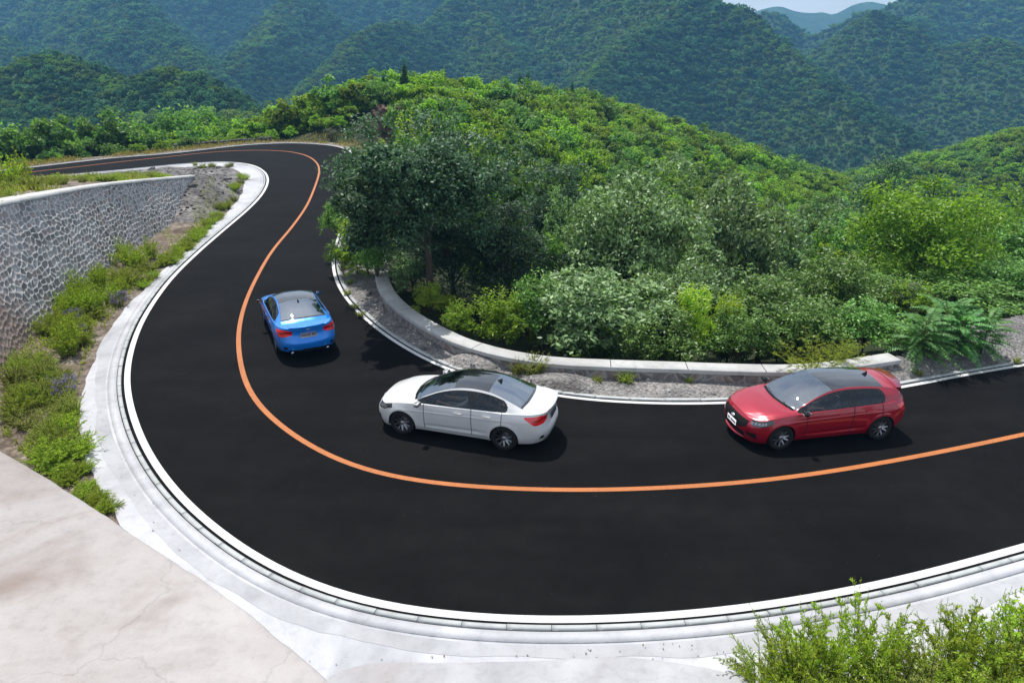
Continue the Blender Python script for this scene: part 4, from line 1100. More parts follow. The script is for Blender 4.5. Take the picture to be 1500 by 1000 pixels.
# the bush belt along the far road edge stays low
dfar = dist_poly(hx, hy, B)[0]
low = (hx < -14) & (dfar < 7); size = np.where(low, size * .55, size)
size = np.where((hx < -40) & (dfar > 7), size * 1.5, size)
order = np.argsort(-(size / d_)); NI = 285
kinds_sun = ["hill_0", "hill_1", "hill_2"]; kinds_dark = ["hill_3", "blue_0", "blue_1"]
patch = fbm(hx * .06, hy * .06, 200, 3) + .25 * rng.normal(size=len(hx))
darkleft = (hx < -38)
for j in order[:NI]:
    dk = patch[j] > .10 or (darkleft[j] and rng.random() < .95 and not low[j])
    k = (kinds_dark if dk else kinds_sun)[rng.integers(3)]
    s = size[j]
    if low[j]: nm, ct, lab, grp = "roadside_bush", "bush", "low bush in the belt beyond the far edge of the upper road", "bushes along the far road edge"
    elif hx[j] < -14: nm, ct, lab, grp = "valley_tree", "tree", "dark bushy tree beyond the upper road on the left", "trees beyond the upper road"
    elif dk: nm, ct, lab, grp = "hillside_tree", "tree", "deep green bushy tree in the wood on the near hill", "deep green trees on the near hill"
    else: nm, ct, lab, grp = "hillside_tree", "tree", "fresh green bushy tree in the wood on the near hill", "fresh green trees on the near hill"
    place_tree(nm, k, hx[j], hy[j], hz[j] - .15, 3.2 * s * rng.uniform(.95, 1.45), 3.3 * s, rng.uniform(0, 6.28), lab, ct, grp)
rest = order[NI:]
gn_scatter("hill_wood", np.c_[hx, hy, hz - .15][rest], size[rest] * 1.05, rng.uniform(0, 6.28, len(rest)), [(PROTO[k][0], k) for k in ("hill_0", "hill_1", "hill_2", "hill_0", "hill_1", "hill_3", "blue_0")])
for (u, v, Z, h, lab) in ((591, 90, 84, 3.4, "tallest dark cypress on the crest of the near hill, above the brown rock"), (561, 110, 83, 2.2, "small dark cypress on the crest left of the tallest cypress"),
        (762, 108, 110, 3.4, "dark cypress of the crest pair, the left one"), (773, 106, 110, 3.6, "dark cypress of the crest pair, the right one"),
        (722, 113, 106, 2.6, "dark cypress alone on the crest left of the crest pair"), (647, 106, 96, 2.4, "dark cypress on the crest right of the tallest cypress"),
        (838, 118, 118, 2.8, "dark cypress on the falling right end of the crest"), (880, 133, 124, 3.0, "dark cypress lowest on the right fall of the crest")):
    p = WZ(u, v, Z); g_ = float(gz(p[0], p[1])); place_tree("cypress", "cypress", p[0], p[1], g_, max(p[2] - g_, 2.2), h * .55, random.uniform(0, 6), lab, "tree")

# far forest on the mountains: one mass
def far_crown(seed, mat):
    r = np.random.default_rng(seed); V, F, C, lr = crown_data(r, (1.0, 1.0, .85), .45, 8, 9, 5, .34, .8, lobe_r=.55, ragged=.2, inner=.0)
    me = mesh_from("canopy", V, F, False, [mat]); return me
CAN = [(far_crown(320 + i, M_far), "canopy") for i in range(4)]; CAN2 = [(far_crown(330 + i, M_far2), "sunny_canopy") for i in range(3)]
mp = []
for (y0, y1, s) in ((205, 330, 2.4), (330, 450, 2.7), (450, 620, 3.3), (620, 1010, 5.0)):
    x, y = jitter_grid(-700, 780, y0, y1, s)
    n_ = (np.abs(x) < .86 * y + 20) & ~((x > -128) & (x < 158) & (y < 227)); x, y = x[n_], y[n_]; z = gz(x, y)
    u2, v2, d2 = to_px(np.c_[x, y, z + 3]); n_ = (v2 > -60) & (v2 < 330); x, y, z = x[n_], y[n_], z[n_]
    n_ = visible(x, y, z, 30, 7.0); mp.append(np.c_[x, y, z, np.full(len(x), s)][n_])
mp = np.concatenate(mp)
ms = mp[:, 3] * .62 * np.clip(rng.lognormal(0, .28, len(mp)), .5, 1.8)
rd = np.full(len(mp), 1e9); up_ = mp[:, 2] * 0
for P_, s_ in RL[2:]: rd = np.minimum(rd, dist_poly(mp[:, 0], mp[:, 1], P_[::2])[0])
dzx = (gz(mp[:, 0] + 14, mp[:, 1]) - gz(mp[:, 0] - 14, mp[:, 1])) / 28.0       # sun relief painted in: left-facing slopes get the lighter canopy, right-facing the darker
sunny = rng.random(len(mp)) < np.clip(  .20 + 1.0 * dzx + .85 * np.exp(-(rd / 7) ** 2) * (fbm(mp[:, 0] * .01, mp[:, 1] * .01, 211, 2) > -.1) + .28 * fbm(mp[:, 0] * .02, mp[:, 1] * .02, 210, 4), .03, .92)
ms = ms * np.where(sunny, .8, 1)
ra_ = rng.uniform(0, 6.28, len(mp))
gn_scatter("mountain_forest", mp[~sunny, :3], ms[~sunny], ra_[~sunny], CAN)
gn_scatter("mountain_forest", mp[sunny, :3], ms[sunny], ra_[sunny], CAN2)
print("trees", len(hx), "mountain", len(mp))

# ================================================================== THE CARS
def car_paint(name, col, flake=.0, rough=.28, met=0.0):
    m, nt, p, o = new_mat(name)
    P = N(nt, "TexCoord").outputs["Object"]
    n = noise(nt, 2.5, 4, .6, P)
    c = ramp(nt, n, [(.3, tuple(x * .94 for x in col)), (.7, col)])
    nt.links.new(c, p.inputs["Base Color"]); p.inputs["Roughness"].default_value = rough; p.inputs["Metallic"].default_value = met
    p.inputs["Coat Weight"].default_value = 1.0; p.inputs["Coat Roughness"].default_value = .04; p.inputs["Specular IOR Level"].default_value = .45
    return m
def glass_mat(name, tint, ior, rough=.01):
    m, nt, p, o = new_mat(name); nt.nodes.remove(p)
    t = N(nt, "BsdfTransparent"); t.inputs[0].default_value = (*tint, 1)
    g = N(nt, "BsdfGlossy"); g.inputs["Roughness"].default_value = rough; g.inputs[0].default_value = (.86, .93, 1, 1)
    f = N(nt, "Fresnel"); f.inputs[0].default_value = ior
    mx = N(nt, "MixShader"); nt.links.new(f.outputs[0], mx.inputs[0]); nt.links.new(t.outputs[0], mx.inputs[1]); nt.links.new(g.outputs[0], mx.inputs[2]); nt.links.new(mx.outputs[0], o.inputs[0])
    return m
G_side = glass_mat("tinted side glass", (.80, .84, .84), 1.6)
G_front = glass_mat("windscreen glass", (.42, .50, .50), 3.9)
G_rear = glass_mat("rear window glass", (.10, .11, .13), 5.2)
K_black = simple("gloss black trim", (.008, .008, .009), .18, 0, .5)
K_roof = simple("black roof glass", (.012, .013, .016), .05, 0, .9, 1.0)
K_matt = simple("matt black plastic", (.012, .012, .013), .8, 0, .12)
K_seam = simple("panel gap", (.012, .012, .012), .8, 0, .1)
K_tyre = simple("tyre rubber", (.014, .014, .014), .8, 0, .25)
K_silver = simple("machined alloy", (.40, .40, .42), .32, .8)
K_dkrim = simple("dark alloy", (.028, .028, .030), .35, .4)
K_chrome = simple("chrome", (.75, .76, .78), .12, 1.0)
K_red = simple("red lamp lens", (.80, .010, .014), .12, 0, .6, 1.0)
K_redd = simple("deep red lamp lens", (.26, .004, .008), .12, 0, .6, 1.0)
K_lamp = simple("clear lamp lens", (.20, .22, .235), .08, .55, .7, 1.0)
K_lampd = simple("dark lamp housing", (.02, .022, .025), .1, .2, .7, 1.0)
K_white = simple("white plate", (.80, .80, .82), .5)
K_ink = simple("dark plate marks", (.12, .12, .15), .6)
K_seat = simple("dark seat cloth", (.03, .03, .033), .85)
K_dash = simple("dark dashboard", (.018, .018, .02), .7)
K_amber = simple("amber reflector", (.7, .18, .02), .3)

# control net of the lower body: stations from the nose round the side to the tail, six levels each
def band_net(hatch):
    zf = [.17,.31,.45,.57,.67,.765]
    T = [
     ([2.12,2.19,2.215,2.205,2.17,2.09], [0]*6, zf),
     ([2.10,2.165,2.19,2.18,2.14,2.06], [.40]*6, zf),
     ([2.00,2.06,2.08,2.07,2.035,1.96], [.64,.66,.67,.67,.66,.63], zf),
     ([1.84,1.89,1.90,1.89,1.87,1.82], [.77,.81,.825,.825,.81,.76], [.18,.32,.46,.58,.69,.785]),
     ([1.68]*6, [.80,.865,.885,.888,.865,.81], [.19,.33,.48,.61,.73,.83]),
     ([1.3525]*6, [.81,.875,.902,.908,.89,.845], [.2,.33,.5,.64,.77,.89]),
     ([.75]*6, [.815,.868,.885,.898,.893,.868], [.2,.33,.5,.66,.81,.945]),
     ([0.0]*6, [.815,.866,.882,.896,.895,.868], [.2,.33,.5,.66,.82,.962]),
     ([-.70]*6, [.815,.868,.885,.897,.896,.865], [.2,.33,.5,.66,.83,.985]),
     ([-1.3525]*6, [.81,.875,.902,.911,.900,.85], [.2,.33,.5,.66,.84,1.0])]
    if not hatch:
        zr = [.25,.40,.56,.72,.88,1.045]
        T += [([-1.85]*6, [.79,.855,.88,.888,.875,.81], [.22,.36,.52,.68,.85,1.018]),
         ([-2.10,-2.14,-2.17,-2.15,-2.13,-2.12], [.71,.77,.80,.80,.785,.725], [.24,.38,.54,.70,.865,1.032]),
         ([-2.24,-2.30,-2.33,-2.30,-2.275,-2.30], [.57,.62,.63,.62,.61,.59], zr),
         ([-2.33,-2.39,-2.42,-2.365,-2.345,-2.385], [.34,.36,.37,.36,.35,.34], zr),
         ([-2.35,-2.415,-2.44,-2.375,-2.36,-2.405], [0]*6, zr)]
    else:
        zr = [.27,.42,.57,.72,.86,.985]
        T += [([-1.70]*6, [.79,.86,.885,.895,.885,.815], [.22,.36,.52,.68,.85,1.015]),
         ([-1.93,-1.97,-1.99,-1.985,-1.965,-1.935], [.70,.77,.80,.81,.795,.73], [.25,.39,.55,.70,.86,1.015]),
         ([-2.03,-2.09,-2.115,-2.08,-2.06,-2.04], [.55,.62,.64,.63,.62,.585], zr),
         ([-2.09,-2.15,-2.17,-2.12,-2.10,-2.09], [.34,.36,.37,.36,.35,.34], zr),
         ([-2.10,-2.165,-2.185,-2.13,-2.11,-2.10], [0]*6, zr)]
    return np.array([np.stack(t, 1) for t in T], float)        # (15, 6, 3)
# control net of the upper body: (station, six points from the shoulder inwards)
def top_net(hatch):
    def ln(a, b): a = np.array(a, float); b = np.array(b, float); return [tuple(a + (b - a) * k / 5) for k in range(6)]
    R = {
     0: [(2.09,0,.765)]*6,
     1: [(2.064,.34,.771),(2.067,.28,.775),(2.07,.22,.777),(2.072,.16,.779),(2.075,.08,.780),(2.076,0,.780)],
     2: [(1.97,.55,.778),(1.98,.46,.785),(1.995,.37,.791),(2.01,.29,.796),(2.02,.15,.800),(2.025,0,.801)],
     3: [(1.83,.68,.806),(1.845,.58,.820),(1.86,.48,.829),(1.875,.38,.836),(1.89,.2,.842),(1.90,0,.845)],
     4: [(1.67,.735,.855),(1.675,.655,.873),(1.68,.56,.882),(1.69,.47,.888),(1.70,.25,.894),(1.705,0,.897)],
     5: [(1.35,.795,.910),(1.35,.705,.930),(1.35,.60,.940),(1.35,.50,.946),(1.36,.27,.955),(1.365,0,.958)],
     5.5:[(1.04,.815,.945),(1.03,.755,.960),(1.01,.705,.968),(1.01,.655,.972),(1.10,.35,.990),(1.145,0,.995)],
     6: [(.75,.838,.955),(.76,.775,1.015),(.765,.712,1.085),(.75,.655,1.112),(.83,.35,1.150),(.87,0,1.162)],
     6.5:[(.37,.842,.967),(.38,.765,1.10),(.40,.667,1.24),(.385,.61,1.270),(.44,.33,1.325),(.475,0,1.338)],
     7: [(0,.843,.975),(0,.757,1.155),(.02,.627,1.340),(.0,.567,1.380),(.05,.30,1.427),(.075,0,1.437)],
     7.5:[(-.35,.842,.984),(-.35,.752,1.175),(-.35,.607,1.378),(-.35,.542,1.413),(-.35,.29,1.455),(-.35,0,1.466)],
     8: [(-.70,.841,.996),(-.70,.752,1.18),(-.70,.602,1.372),(-.70,.537,1.408),(-.70,.285,1.452),(-.70,0,1.463)]}
    if not hatch:
        R.update({
         8.5:[(-1.03,.838,1.006),(-1.03,.75,1.165),(-1.03,.612,1.325),(-1.02,.548,1.362),(-1.03,.29,1.410),(-1.03,0,1.420)],
         9: [(-1.35,.822,1.017),(-1.35,.745,1.125),(-1.35,.637,1.230),(-1.33,.578,1.268),(-1.36,.30,1.322),(-1.37,0,1.332)],
         9.5:[(-1.60,.81,1.027),(-1.60,.742,1.090),(-1.60,.660,1.150),(-1.575,.612,1.178),(-1.625,.32,1.222),(-1.635,0,1.230)],
         10:[(-1.85,.785,1.034),(-1.85,.735,1.057),(-1.84,.685,1.078),(-1.81,.640,1.095),(-1.875,.33,1.118),(-1.89,0,1.122)],
         11:ln((-2.105,.67,1.047),(-2.09,0,1.090)), 12: ln((-2.29,.54,1.055),(-2.26,0,1.080)), 13: ln((-2.375,.31,1.053),(-2.35,0,1.066)), 14: [(-2.405,0,1.045)]*6})
    else:
        R.update({
         8.5:[(-1.03,.838,1.008),(-1.03,.752,1.18),(-1.03,.612,1.355),(-1.03,.548,1.393),(-1.03,.29,1.440),(-1.03,0,1.450)],
         9: [(-1.35,.826,1.022),(-1.35,.752,1.175),(-1.35,.630,1.318),(-1.35,.568,1.358),(-1.35,.30,1.412),(-1.35,0,1.422)],
         9.5:[(-1.53,.805,1.04),(-1.53,.740,1.17),(-1.51,.638,1.290),(-1.51,.582,1.332),(-1.53,.30,1.388),(-1.55,0,1.398)],
         10:[(-1.72,.78,1.055),(-1.74,.724,1.155),(-1.73,.648,1.255),(-1.73,.594,1.295),(-1.75,.30,1.356),(-1.77,0,1.366)],
         11:[(-1.93,.695,1.065),(-1.895,.672,1.125),(-1.845,.645,1.205),(-1.81,.605,1.240),(-1.83,.30,1.302),(-1.85,0,1.312)],
         12:[(-2.035,.55,1.03),(-2.015,.50,1.07),(-1.985,.45,1.12),(-1.955,.40,1.16),(-1.93,.20,1.20),(-1.925,0,1.21)],
         13:[(-2.08,.31,1.005),(-2.07,.27,1.03),(-2.05,.22,1.055),(-2.03,.16,1.075),(-2.01,.08,1.09),(-2.005,0,1.095)],
         14:[(-2.10,0,.985)]*6})
    k = sorted(R); return np.array(k, float), np.array([R[q] for q in k], float)
def cr_eval(xk, P, x):
    """cubic through points P at parameters xk (finite-difference tangents), any trailing shape"""
    P = np.asarray(P, float); n = len(xk); h = np.diff(xk)
    s = (P[1:] - P[:-1]) / h.reshape(-1, *([1] * (P.ndim - 1)))
    m = np.empty_like(P); m[0] = s[0]; m[-1] = s[-1]
    w = (h[1:] / (h[1:] + h[:-1])).reshape(-1, *([1] * (P.ndim - 1)))
    m[1:-1] = w * s[:-1] + (1 - w) * s[1:]
    i = np.clip(np.searchsorted(xk, x, side='right') - 1, 0, n - 2); t = (x - xk[i]) / h[i]
    sh = (-1, *([1] * (P.ndim - 1))); t = t.reshape(sh); hh = h[i].reshape(sh)
    return (2*t**3 - 3*t**2 + 1) * P[i] + (t**3 - 2*t**2 + t) * hh * m[i] + (-2*t**3 + 3*t**2) * P[i+1] + (t**3 - t**2) * hh * m[i+1]

WB = 1.3525
def car_shell(hatch):
    bn = band_net(hatch); ku, tn = top_net(hatch)
    nu = 24; us = np.arange(14 * nu + 1) / nu; nj = 10; js = np.arange(5 * nj + 1) / nj; nc = 14; cs = np.arange(6 * nc + 1) / nc
    b = cr_eval(np.arange(15.), bn, us)                              # (U,6,3)
    b = np.moveaxis(cr_eval(np.arange(6.), np.moveaxis(b, 1, 0), js), 0, 1)   # (U,J,3)
    edge_k = cr_eval(np.arange(15.), bn[:, 5], ku)
    net = np.concatenate([edge_k[:, None], tn], 1)                   # (K,7,3)
    t = cr_eval(ku, net, us)
    t = np.moveaxis(cr_eval(np.arange(7.), np.moveaxis(t, 1, 0), cs), 0, 1)   # (U,C,3)
    t[:, 0] = b[:, -1]
    # creases along the flank
    zz = b[..., 2]; side = np.clip((np.abs(b[..., 0]) < 2.0) * 1.0, 0, 1)
    fl = np.exp(-((zz - (.775 + .03 * (-b[..., 0]))) / .020) ** 2) * np.clip((1.5 - np.abs(b[..., 0] + .1)) / .4, 0, 1)
    lo = np.exp(-((zz - (.385 + .02 * (-b[..., 0]))) / .05) ** 2) * np.clip((.95 - np.abs(b[..., 0] + .05)) / .35, 0, 1)
    b[..., 1] += .010 * fl - .026 * lo
    arch = np.zeros_like(zz)
    for wx in (WB, -WB):
        r = np.hypot(b[..., 0] - wx, zz - .33); arch = np.maximum(arch, np.exp(-((r - .39) / .05) ** 2))
    b[..., 1] += .014 * arch * (b[..., 1] > .6)
    U, J = b.shape[:2]; Cn = t.shape[1]
    V = np.concatenate([b.reshape(-1, 3), t[:, 1:].reshape(-1, 3)])
    ib = np.arange(U * J).reshape(U, J); it = np.concatenate([ib[:, -1:], U * J + np.arange(U * (Cn - 1)).reshape(U, Cn - 1)], 1)
    def q(i): return np.stack([i[:-1, :-1], i[1:, :-1], i[1:, 1:], i[:-1, 1:]], -1).reshape(-1, 4)
    Fb, Ft = q(ib), q(it)
    um = .5 * (us[:-1] + us[1:]); jm = .5 * (js[:-1] + js[1:]); cm = .5 * (cs[:-1] + cs[1:])
    ub, jb = [g_.ravel() for g_ in np.meshgrid(um, jm, indexing='ij')]; ut, ct = [g_.ravel() for g_ in np.meshgrid(um, cm, indexing='ij')]
    F = np.concatenate([Fb, Ft]); top = np.r_[np.zeros(len(Fb), bool), np.ones(len(Ft), bool)]
    return V, F, top, np.r_[ub, ut], np.r_[jb, ct]

def build_car(name, hatch, paint, label, opts):
    V, F, top, u, w = car_shell(hatch)
    # snap the wheel arches: vertices close to the circle go onto it
    RA = .365
    keepF = np.ones(len(F), bool)
    for wx in (WB, -WB):
        c = V[F].mean(1); r = np.hypot(c[:, 0] - wx, c[:, 2] - .33); cut = (r < RA) & (c[:, 1] > .55) & ~top; keepF &= ~cut
        edgev = np.intersect1d(F[cut].ravel(), F[~cut & (r < RA + .2)].ravel()); d = V[edgev][:, [0, 2]] - [wx, .33]
        d = d / np.linalg.norm(d, axis=1)[:, None] * RA; V[edgev, 0] = wx + d[:, 0]; V[edgev, 2] = .33 + d[:, 1]
    F, top, u, w = F[keepF], top[keepF], u[keepF], w[keepF]
    # mirror
    nV = len(V); V2 = V.copy(); V2[:, 1] *= -1; VA = np.concatenate([V, V2]); FA = np.concatenate([F, F[:, ::-1] + nV])
    mid_v = np.where(np.abs(V[:, 1]) < 1e-5)[0]; rem = np.arange(2 * nV); rem[mid_v + nV] = mid_v; FA = rem[FA]
    top = np.r_[top, top]; u = np.r_[u, u]; w = np.r_[w, w]; sgn = np.r_[np.ones(len(F)), -np.ones(len(F))]
    c = VA[FA].mean(1); x, y, z = c[:, 0], np.abs(c[:, 1]), c[:, 2]
    n = np.cross(VA[FA[:, 2]] - VA[FA[:, 0]], VA[FA[:, 3]] - VA[FA[:, 1]])
    # outward orientation
    cen = np.array([-.1, 0, .6]); fl = ((c - cen) * n).sum(1) < 0
    FA[fl] = FA[fl][:, ::-1]; n[fl] *= -1
    nv = np.zeros_like(VA)
    for k in range(4): np.add.at(nv, FA[:, k], n)
    nv /= np.linalg.norm(nv, axis=1)[:, None] + 1e-12
    ln_ = np.linalg.norm(n, axis=1); okf = ln_ > 1e-9
    reg = np.full(len(FA), "body", dtype=object); mat = np.zeros(len(FA), int)      # 0 paint 1 seam 2 gloss black 3 matt
    # greenhouse
    winU = 9.04 if not hatch else 8.98
    dlo = top & (w > .98) & (w < 2.93) & (u > 5.62) & (u < winU + .10 - .22 * ((w - 1.8) / 1.1) ** 2)
    reg[dlo] = "trim"
    gl = top & (w > 1.12) & (w < 2.80) & (u > 5.95) & (u < winU - .22 * ((w - 1.8) / .95) ** 2)
    bp = (u > 7.60) & (u < 7.82); qp = (u > 8.78) & (u < 8.84)
    reg[gl & (u < 7.60)] = "front_window"; reg[gl & (u > 7.82) & (u < 8.78)] = "rear_window"; reg[gl & (u >= 8.84)] = "quarter_window"
    hdr = 7.02 - .0 * w
    reg[top & (w > 3.72) & (u > 5.56) & (u < hdr)] = "windscreen"
    reg[top & (w > 3.55) & (w <= 3.72) & (u > 5.5) & (u < hdr)] = "screen_trim"
    reg[top & (w > 3.55) & (u > 5.40) & (u <= 5.56)] = "screen_trim"
    r0, r1 = (8.30, 9.90) if not hatch else (10.75, 12.4)
    roof_end = r0 if not hatch else 9.12
    reg[top & (w > 3.6) & (u >= hdr) & (u < roof_end)] = "roof"
    rw = top & (w > 3.62) & (u >= r0) & (u < r1); reg[rw] = "back_window"
    ed = rw & ((w < 3.82) | (u > r1 - .12)); reg[ed] = "roof"
    # doors
    fd = 5.98 + .10 * np.clip((w - 2.5) / 2.5, -1, 1)
    rd = np.where(top | (w > 3.2), 9.0, 9.0 - .42 * np.clip((3.2 - w) / 2.2, 0, 1) ** .8)
    dz = (~top & (w > .75)) | (top & (w < .98))
    fdoor = dz & (u > 6.02) & (u < 7.70); rdoor = dz & (u >= 7.70) & (u < rd - .10)
    reg[fdoor] = "front_door"; reg[rdoor] = "rear_door"
    hw = .5 / 24 + 1e-6
    seam = dz & ((np.abs(u - 6.0208) < .01) | (np.abs(u - 7.71) < hw) | (np.abs(u - rd + .10) < .02) & (u > 8)) | (~top & (np.abs(w - .72) < .051) & (u > 6.0) & (u < rd - .1))
    reg[seam & np.isin(reg, ["body", "front_door", "rear_door"])] = "seam"
    # bonnet, boot lid
    bon = top & (u > 1.5) & (u < 5.40) & (w > .9); reg[bon] = "bonnet"
    reg[top & (u > 1.5) & (u < 5.40) & (np.abs(w - .93) < .072) | top & (np.abs(u - 1.5208) < .01) & (w > .9)] = "seam"
    if not hatch:
        reg[top & (u > 10.0) & (w > 1.8)] = "boot_lid"; reg[top & (u > 9.9) & (np.abs(w - 1.8) < .04)] = "seam"
    # lamps
    hl = (~top) & (u > 1.75) & (u < 4.30) & (w > 3.55 + .35 * np.clip((u - 3) / 1.3, 0, 1) + .5 * np.clip((2.2 - u) / .5, 0, 1)) & (w < 4.88 - .0 * u)
    reg[hl] = "headlight"
    if not hatch:
        tl = (~top) & (u > 10.0) & (u < 12.62) & (w > 3.35 + 1.15 * np.clip((10.9 - u) / .9, 0, 1) ** 1.2 + .35 * np.clip((u - 11.8) / .8, 0, 1)) & (w < 4.72 - .25 * np.clip((u - 11.5), 0, 1))
    else:
        tl = (~top) & (u > 10.1) & (u < 12.5) & (w > 3.4 + 1.0 * np.clip((10.8 - u) / .7, 0, 1)) & (w < 4.75)
    reg[tl] = "tail_light"
    # nose and tail openings
    nose = (~top) & (x > 1.6)
    reg[nose & (y < .56 - .25 * np.clip((.56 - z) / .12, 0, 1)) & (z > .45) & (z < .705)] = "grille"
    reg[nose & (y < .50) & (z > .235) & (z < .40)] = "grille"
    reg[nose & (y > .56) & (y < .775) & (z > .29 + .10 * (.775 - y) / .2) & (z < .455)] = "grille"
    tail_ = (~top) & (x < -1.75)
    reg[tail_ & (y < .60) & (z < .37 - .04 * y)] = "diffuser"
    reg[tail_ & (y > .63) & (y < .73) & (z > .38) & (z < .47) & (x < -2.0 + (.2 if hatch else -.1))] = "diffuser"
    reg[(~top) & (w < .35)] = "sill"
    if hatch: reg[top & (u > 9.12) & (u < 9.95) & (w > 3.6)] = "body"
    mats = {"body": paint, "front_door": paint, "rear_door": paint, "bonnet": paint, "boot_lid": paint, "seam": K_seam, "trim": K_black, "screen_trim": K_matt,
            "windscreen": G_front, "front_window": G_side, "rear_window": G_side, "quarter_window": G_side, "back_window": G_rear, "roof": opts.get("roof", K_roof), "headlight": K_lamp,
            "tail_light": K_red, "grille": K_matt, "diffuser": K_matt, "sill": opts.get("sill", paint)}
    root = empty(name, (0, 0, 0)); tag(root, label, "car")
    def sub(nm, mask, mlist, mi=None, parent=root):
        f = FA[mask & okf]
        if not len(f): return None
        us_ = np.unique(f); mp_ = np.full(len(VA), -1); mp_[us_] = np.arange(len(us_))
        me = mesh_from(nm, VA[us_], mp_[f], True, mlist, None if mi is None else mi[mask & okf])
        if len(me.vertices) == len(us_): me.normals_split_custom_set_from_vertices(nv[us_].tolist())
        return link(nm, me, parent)
    bodyset = np.isin(reg, ["body", "seam", "trim", "screen_trim", "sill"])
    mi = np.select([reg == "body", reg == "seam", reg == "trim", reg == "screen_trim"], [0, 1, 2, 3], 4)
    K_gap = simple("panel gap", tuple(.10 * c for c in paint.node_tree.nodes["Principled BSDF"].inputs["Coat Tint"].default_value[:3]), .7, 0, .1) if False else opts["gap"]
    sub("body", bodyset, [paint, K_gap, K_black, K_matt, mats["sill"]], mi)
    doors = {}
    for s, in ((1,), (-1,)):
        for dn in ("front_door", "rear_door"): doors[(s, dn)] = sub("door", (reg == dn) & (sgn == s), [paint])
        for wn in ("front_window", "rear_window", "quarter_window"): sub("side_window", (reg == wn) & (sgn == s), [mats[wn]])
        for ln2, mm in (("headlight", K_lamp), ("tail_light", K_red)):
            h = (reg == ln2) & (sgn == s)
            if ln2 == "headlight": li = np.where((w > 4.45) | (u > 3.6) | (w < 3.95) | (np.sin(u * 16) > .55) & (w > 4.0), 1, 0); sub(ln2, h, [K_lamp, K_lampd], li)
            else: li = np.where((np.abs(w - 4.05 - .1 * (u - 11)) < .16) & (u > 10.6), 1, 0); sub(ln2, h, [K_red, K_redd], li)
    for nm in ("bonnet", "boot_lid", "windscreen", "roof", "grille", "diffuser"): sub({"roof": "roof_panel"}.get(nm, nm), reg == nm, [mats[nm]])
    sub("rear_window", reg == "back_window", [G_rear])
    # ---------------------------------------------------------------- wheels
    tyre = MB(); tyre.lathe([(.215, -.09), (.245, -.105), (.30, -.108), (.321, -.095), (.329, -.06), (.330, 0), (.329, .06), (.321, .095), (.30, .108), (.245, .105), (.222, .095)], 40)
    rim = MB(); rim.lathe([(.225, .098), (.232, .103), (.226, .104), (.212, .085), (.205, .02), (.19, -.05), (.0, -.05)], 40)
    spk = MB()
    for k in range(5):
        for dk in (-.17, .17):
            a = k * 2 * math.pi / 5 + math.pi / 2; a1 = a + dk * .55; a2 = a + dk * 1.75
            p0 = np.array([math.cos(a1) * .05, 0, math.sin(a1) * .05]); p1 = np.array([math.cos(a2) * .222, 0, math.sin(a2) * .222])
            d = p1 - p0; L_ = np.linalg.norm(d); d /= L_; t_ = np.array([-d[2], 0, d[0]])
            M_ = np.stack([d, [0, 1, 0], t_], 1)
            spk.bbox((p0 + p1) / 2 + [0, .066, 0], (L_ / 2, .018, .019), .004, M_)
        a = k * 2 * math.pi / 5 + math.pi / 2
    spk.lathe([(.058, .06), (.055, .088), (.03, .094), (.0, .094)], 16)
    back = MB(); back.lathe([(.165, .0), (.165, .015), (.05, .02), (.0, .02)], 32)
    tm_, rm_, sm_, bm_ = (mesh_from("tyre", *tyre.data(), True, [K_tyre]), mesh_from("rim", *rim.data(), True, [K_dkrim]), mesh_from("spokes", *spk.data(), False, [K_silver]), mesh_from("brake_disc", *back.data(), False, [simple("steel", (.12, .12, .12), .4, .8)]))
    well = MB()
    for wx in (WB, -WB):
        for s in (1, -1):
            o_ = link("wheel", tm_, root, (wx, s * .785, .33), (0, random.uniform(0, 1), 0 if s > 0 else math.pi))
            link("rim", rm_, o_); link("spokes", sm_, o_); link("brake_disc", bm_, o_)
            th = np.linspace(-.25, math.pi + .25, 22); rr_ = []
            for yy in (.52, .885): rr_.append(np.stack([wx + RA * np.cos(th), np.full(22, s * yy), .33 + RA * np.sin(th)], 1))
            v_, f_ = loft(rr_); well.add(v_, f_.tolist())
            v_ = np.concatenate([rr_[0], [[wx, s * .52, .33]]]); well.add(v_, [(i, i + 1, 22) for i in range(21)])
    well.box((0, 0, .23), (2.0 if not hatch else 1.9, .72, .04))
    well.build("underbody", K_matt, root)
    # ---------------------------------------------------------------- mirrors, handles, aerial, plates, wipers
    for s in (1, -1):
        m = MB(); m.bbox((.86, s * .975, 1.005), (.07, .095, .058), .038); m.tube([(.88, s * .87, .965), (.87, s * .93, .985)], [.03, .03], 6)
        mo = m.build("mirror", opts.get("mirror", paint), root, True)
        m = MB(); m.bbox((.787, s * .975, 1.005), (.006, .082, .045), .004); m.build("mirror_glass", K_chrome, mo)
        if opts.get("mirror") is None:
            m = MB(); m.bbox((.86, s * .975, .955), (.06, .085, .014), .01); m.build("mirror_base", K_matt, mo)
        for dn, hx_ in (("front_door", -.17), ("rear_door", -.92 if not hatch else -.93)):
            if doors[(s, dn)]:
                zz_ = .85 + .02 * (hx_ < -.5); m = MB(); m.bbox((hx_, s * .915, zz_), (.105, .014, .017), .010); m.build("handle", paint, doors[(s, dn)], True)
    m = MB(); ax_ = -.98 if not hatch else -1.28; az = 1.428 if not hatch else 1.43
    m.add([(ax_ + .09, 0, az), (ax_ - .07, .03, az - .005), (ax_ - .07, -.03, az - .005), (ax_ - .06, 0, az + .075), (ax_ - .085, 0, az + .06)], [(0, 1, 3), (0, 3, 2), (1, 4, 3), (2, 3, 4), (1, 2, 4)])
    m.build("aerial", K_matt, root)
    for s in (1, -1):
        m = MB(); m.tube([(1.10, s * .30 + .2, 1.0), (1.02, s * .30 - .22, 1.02)], [.009, .007], 5); m.build("wiper", K_matt, root)
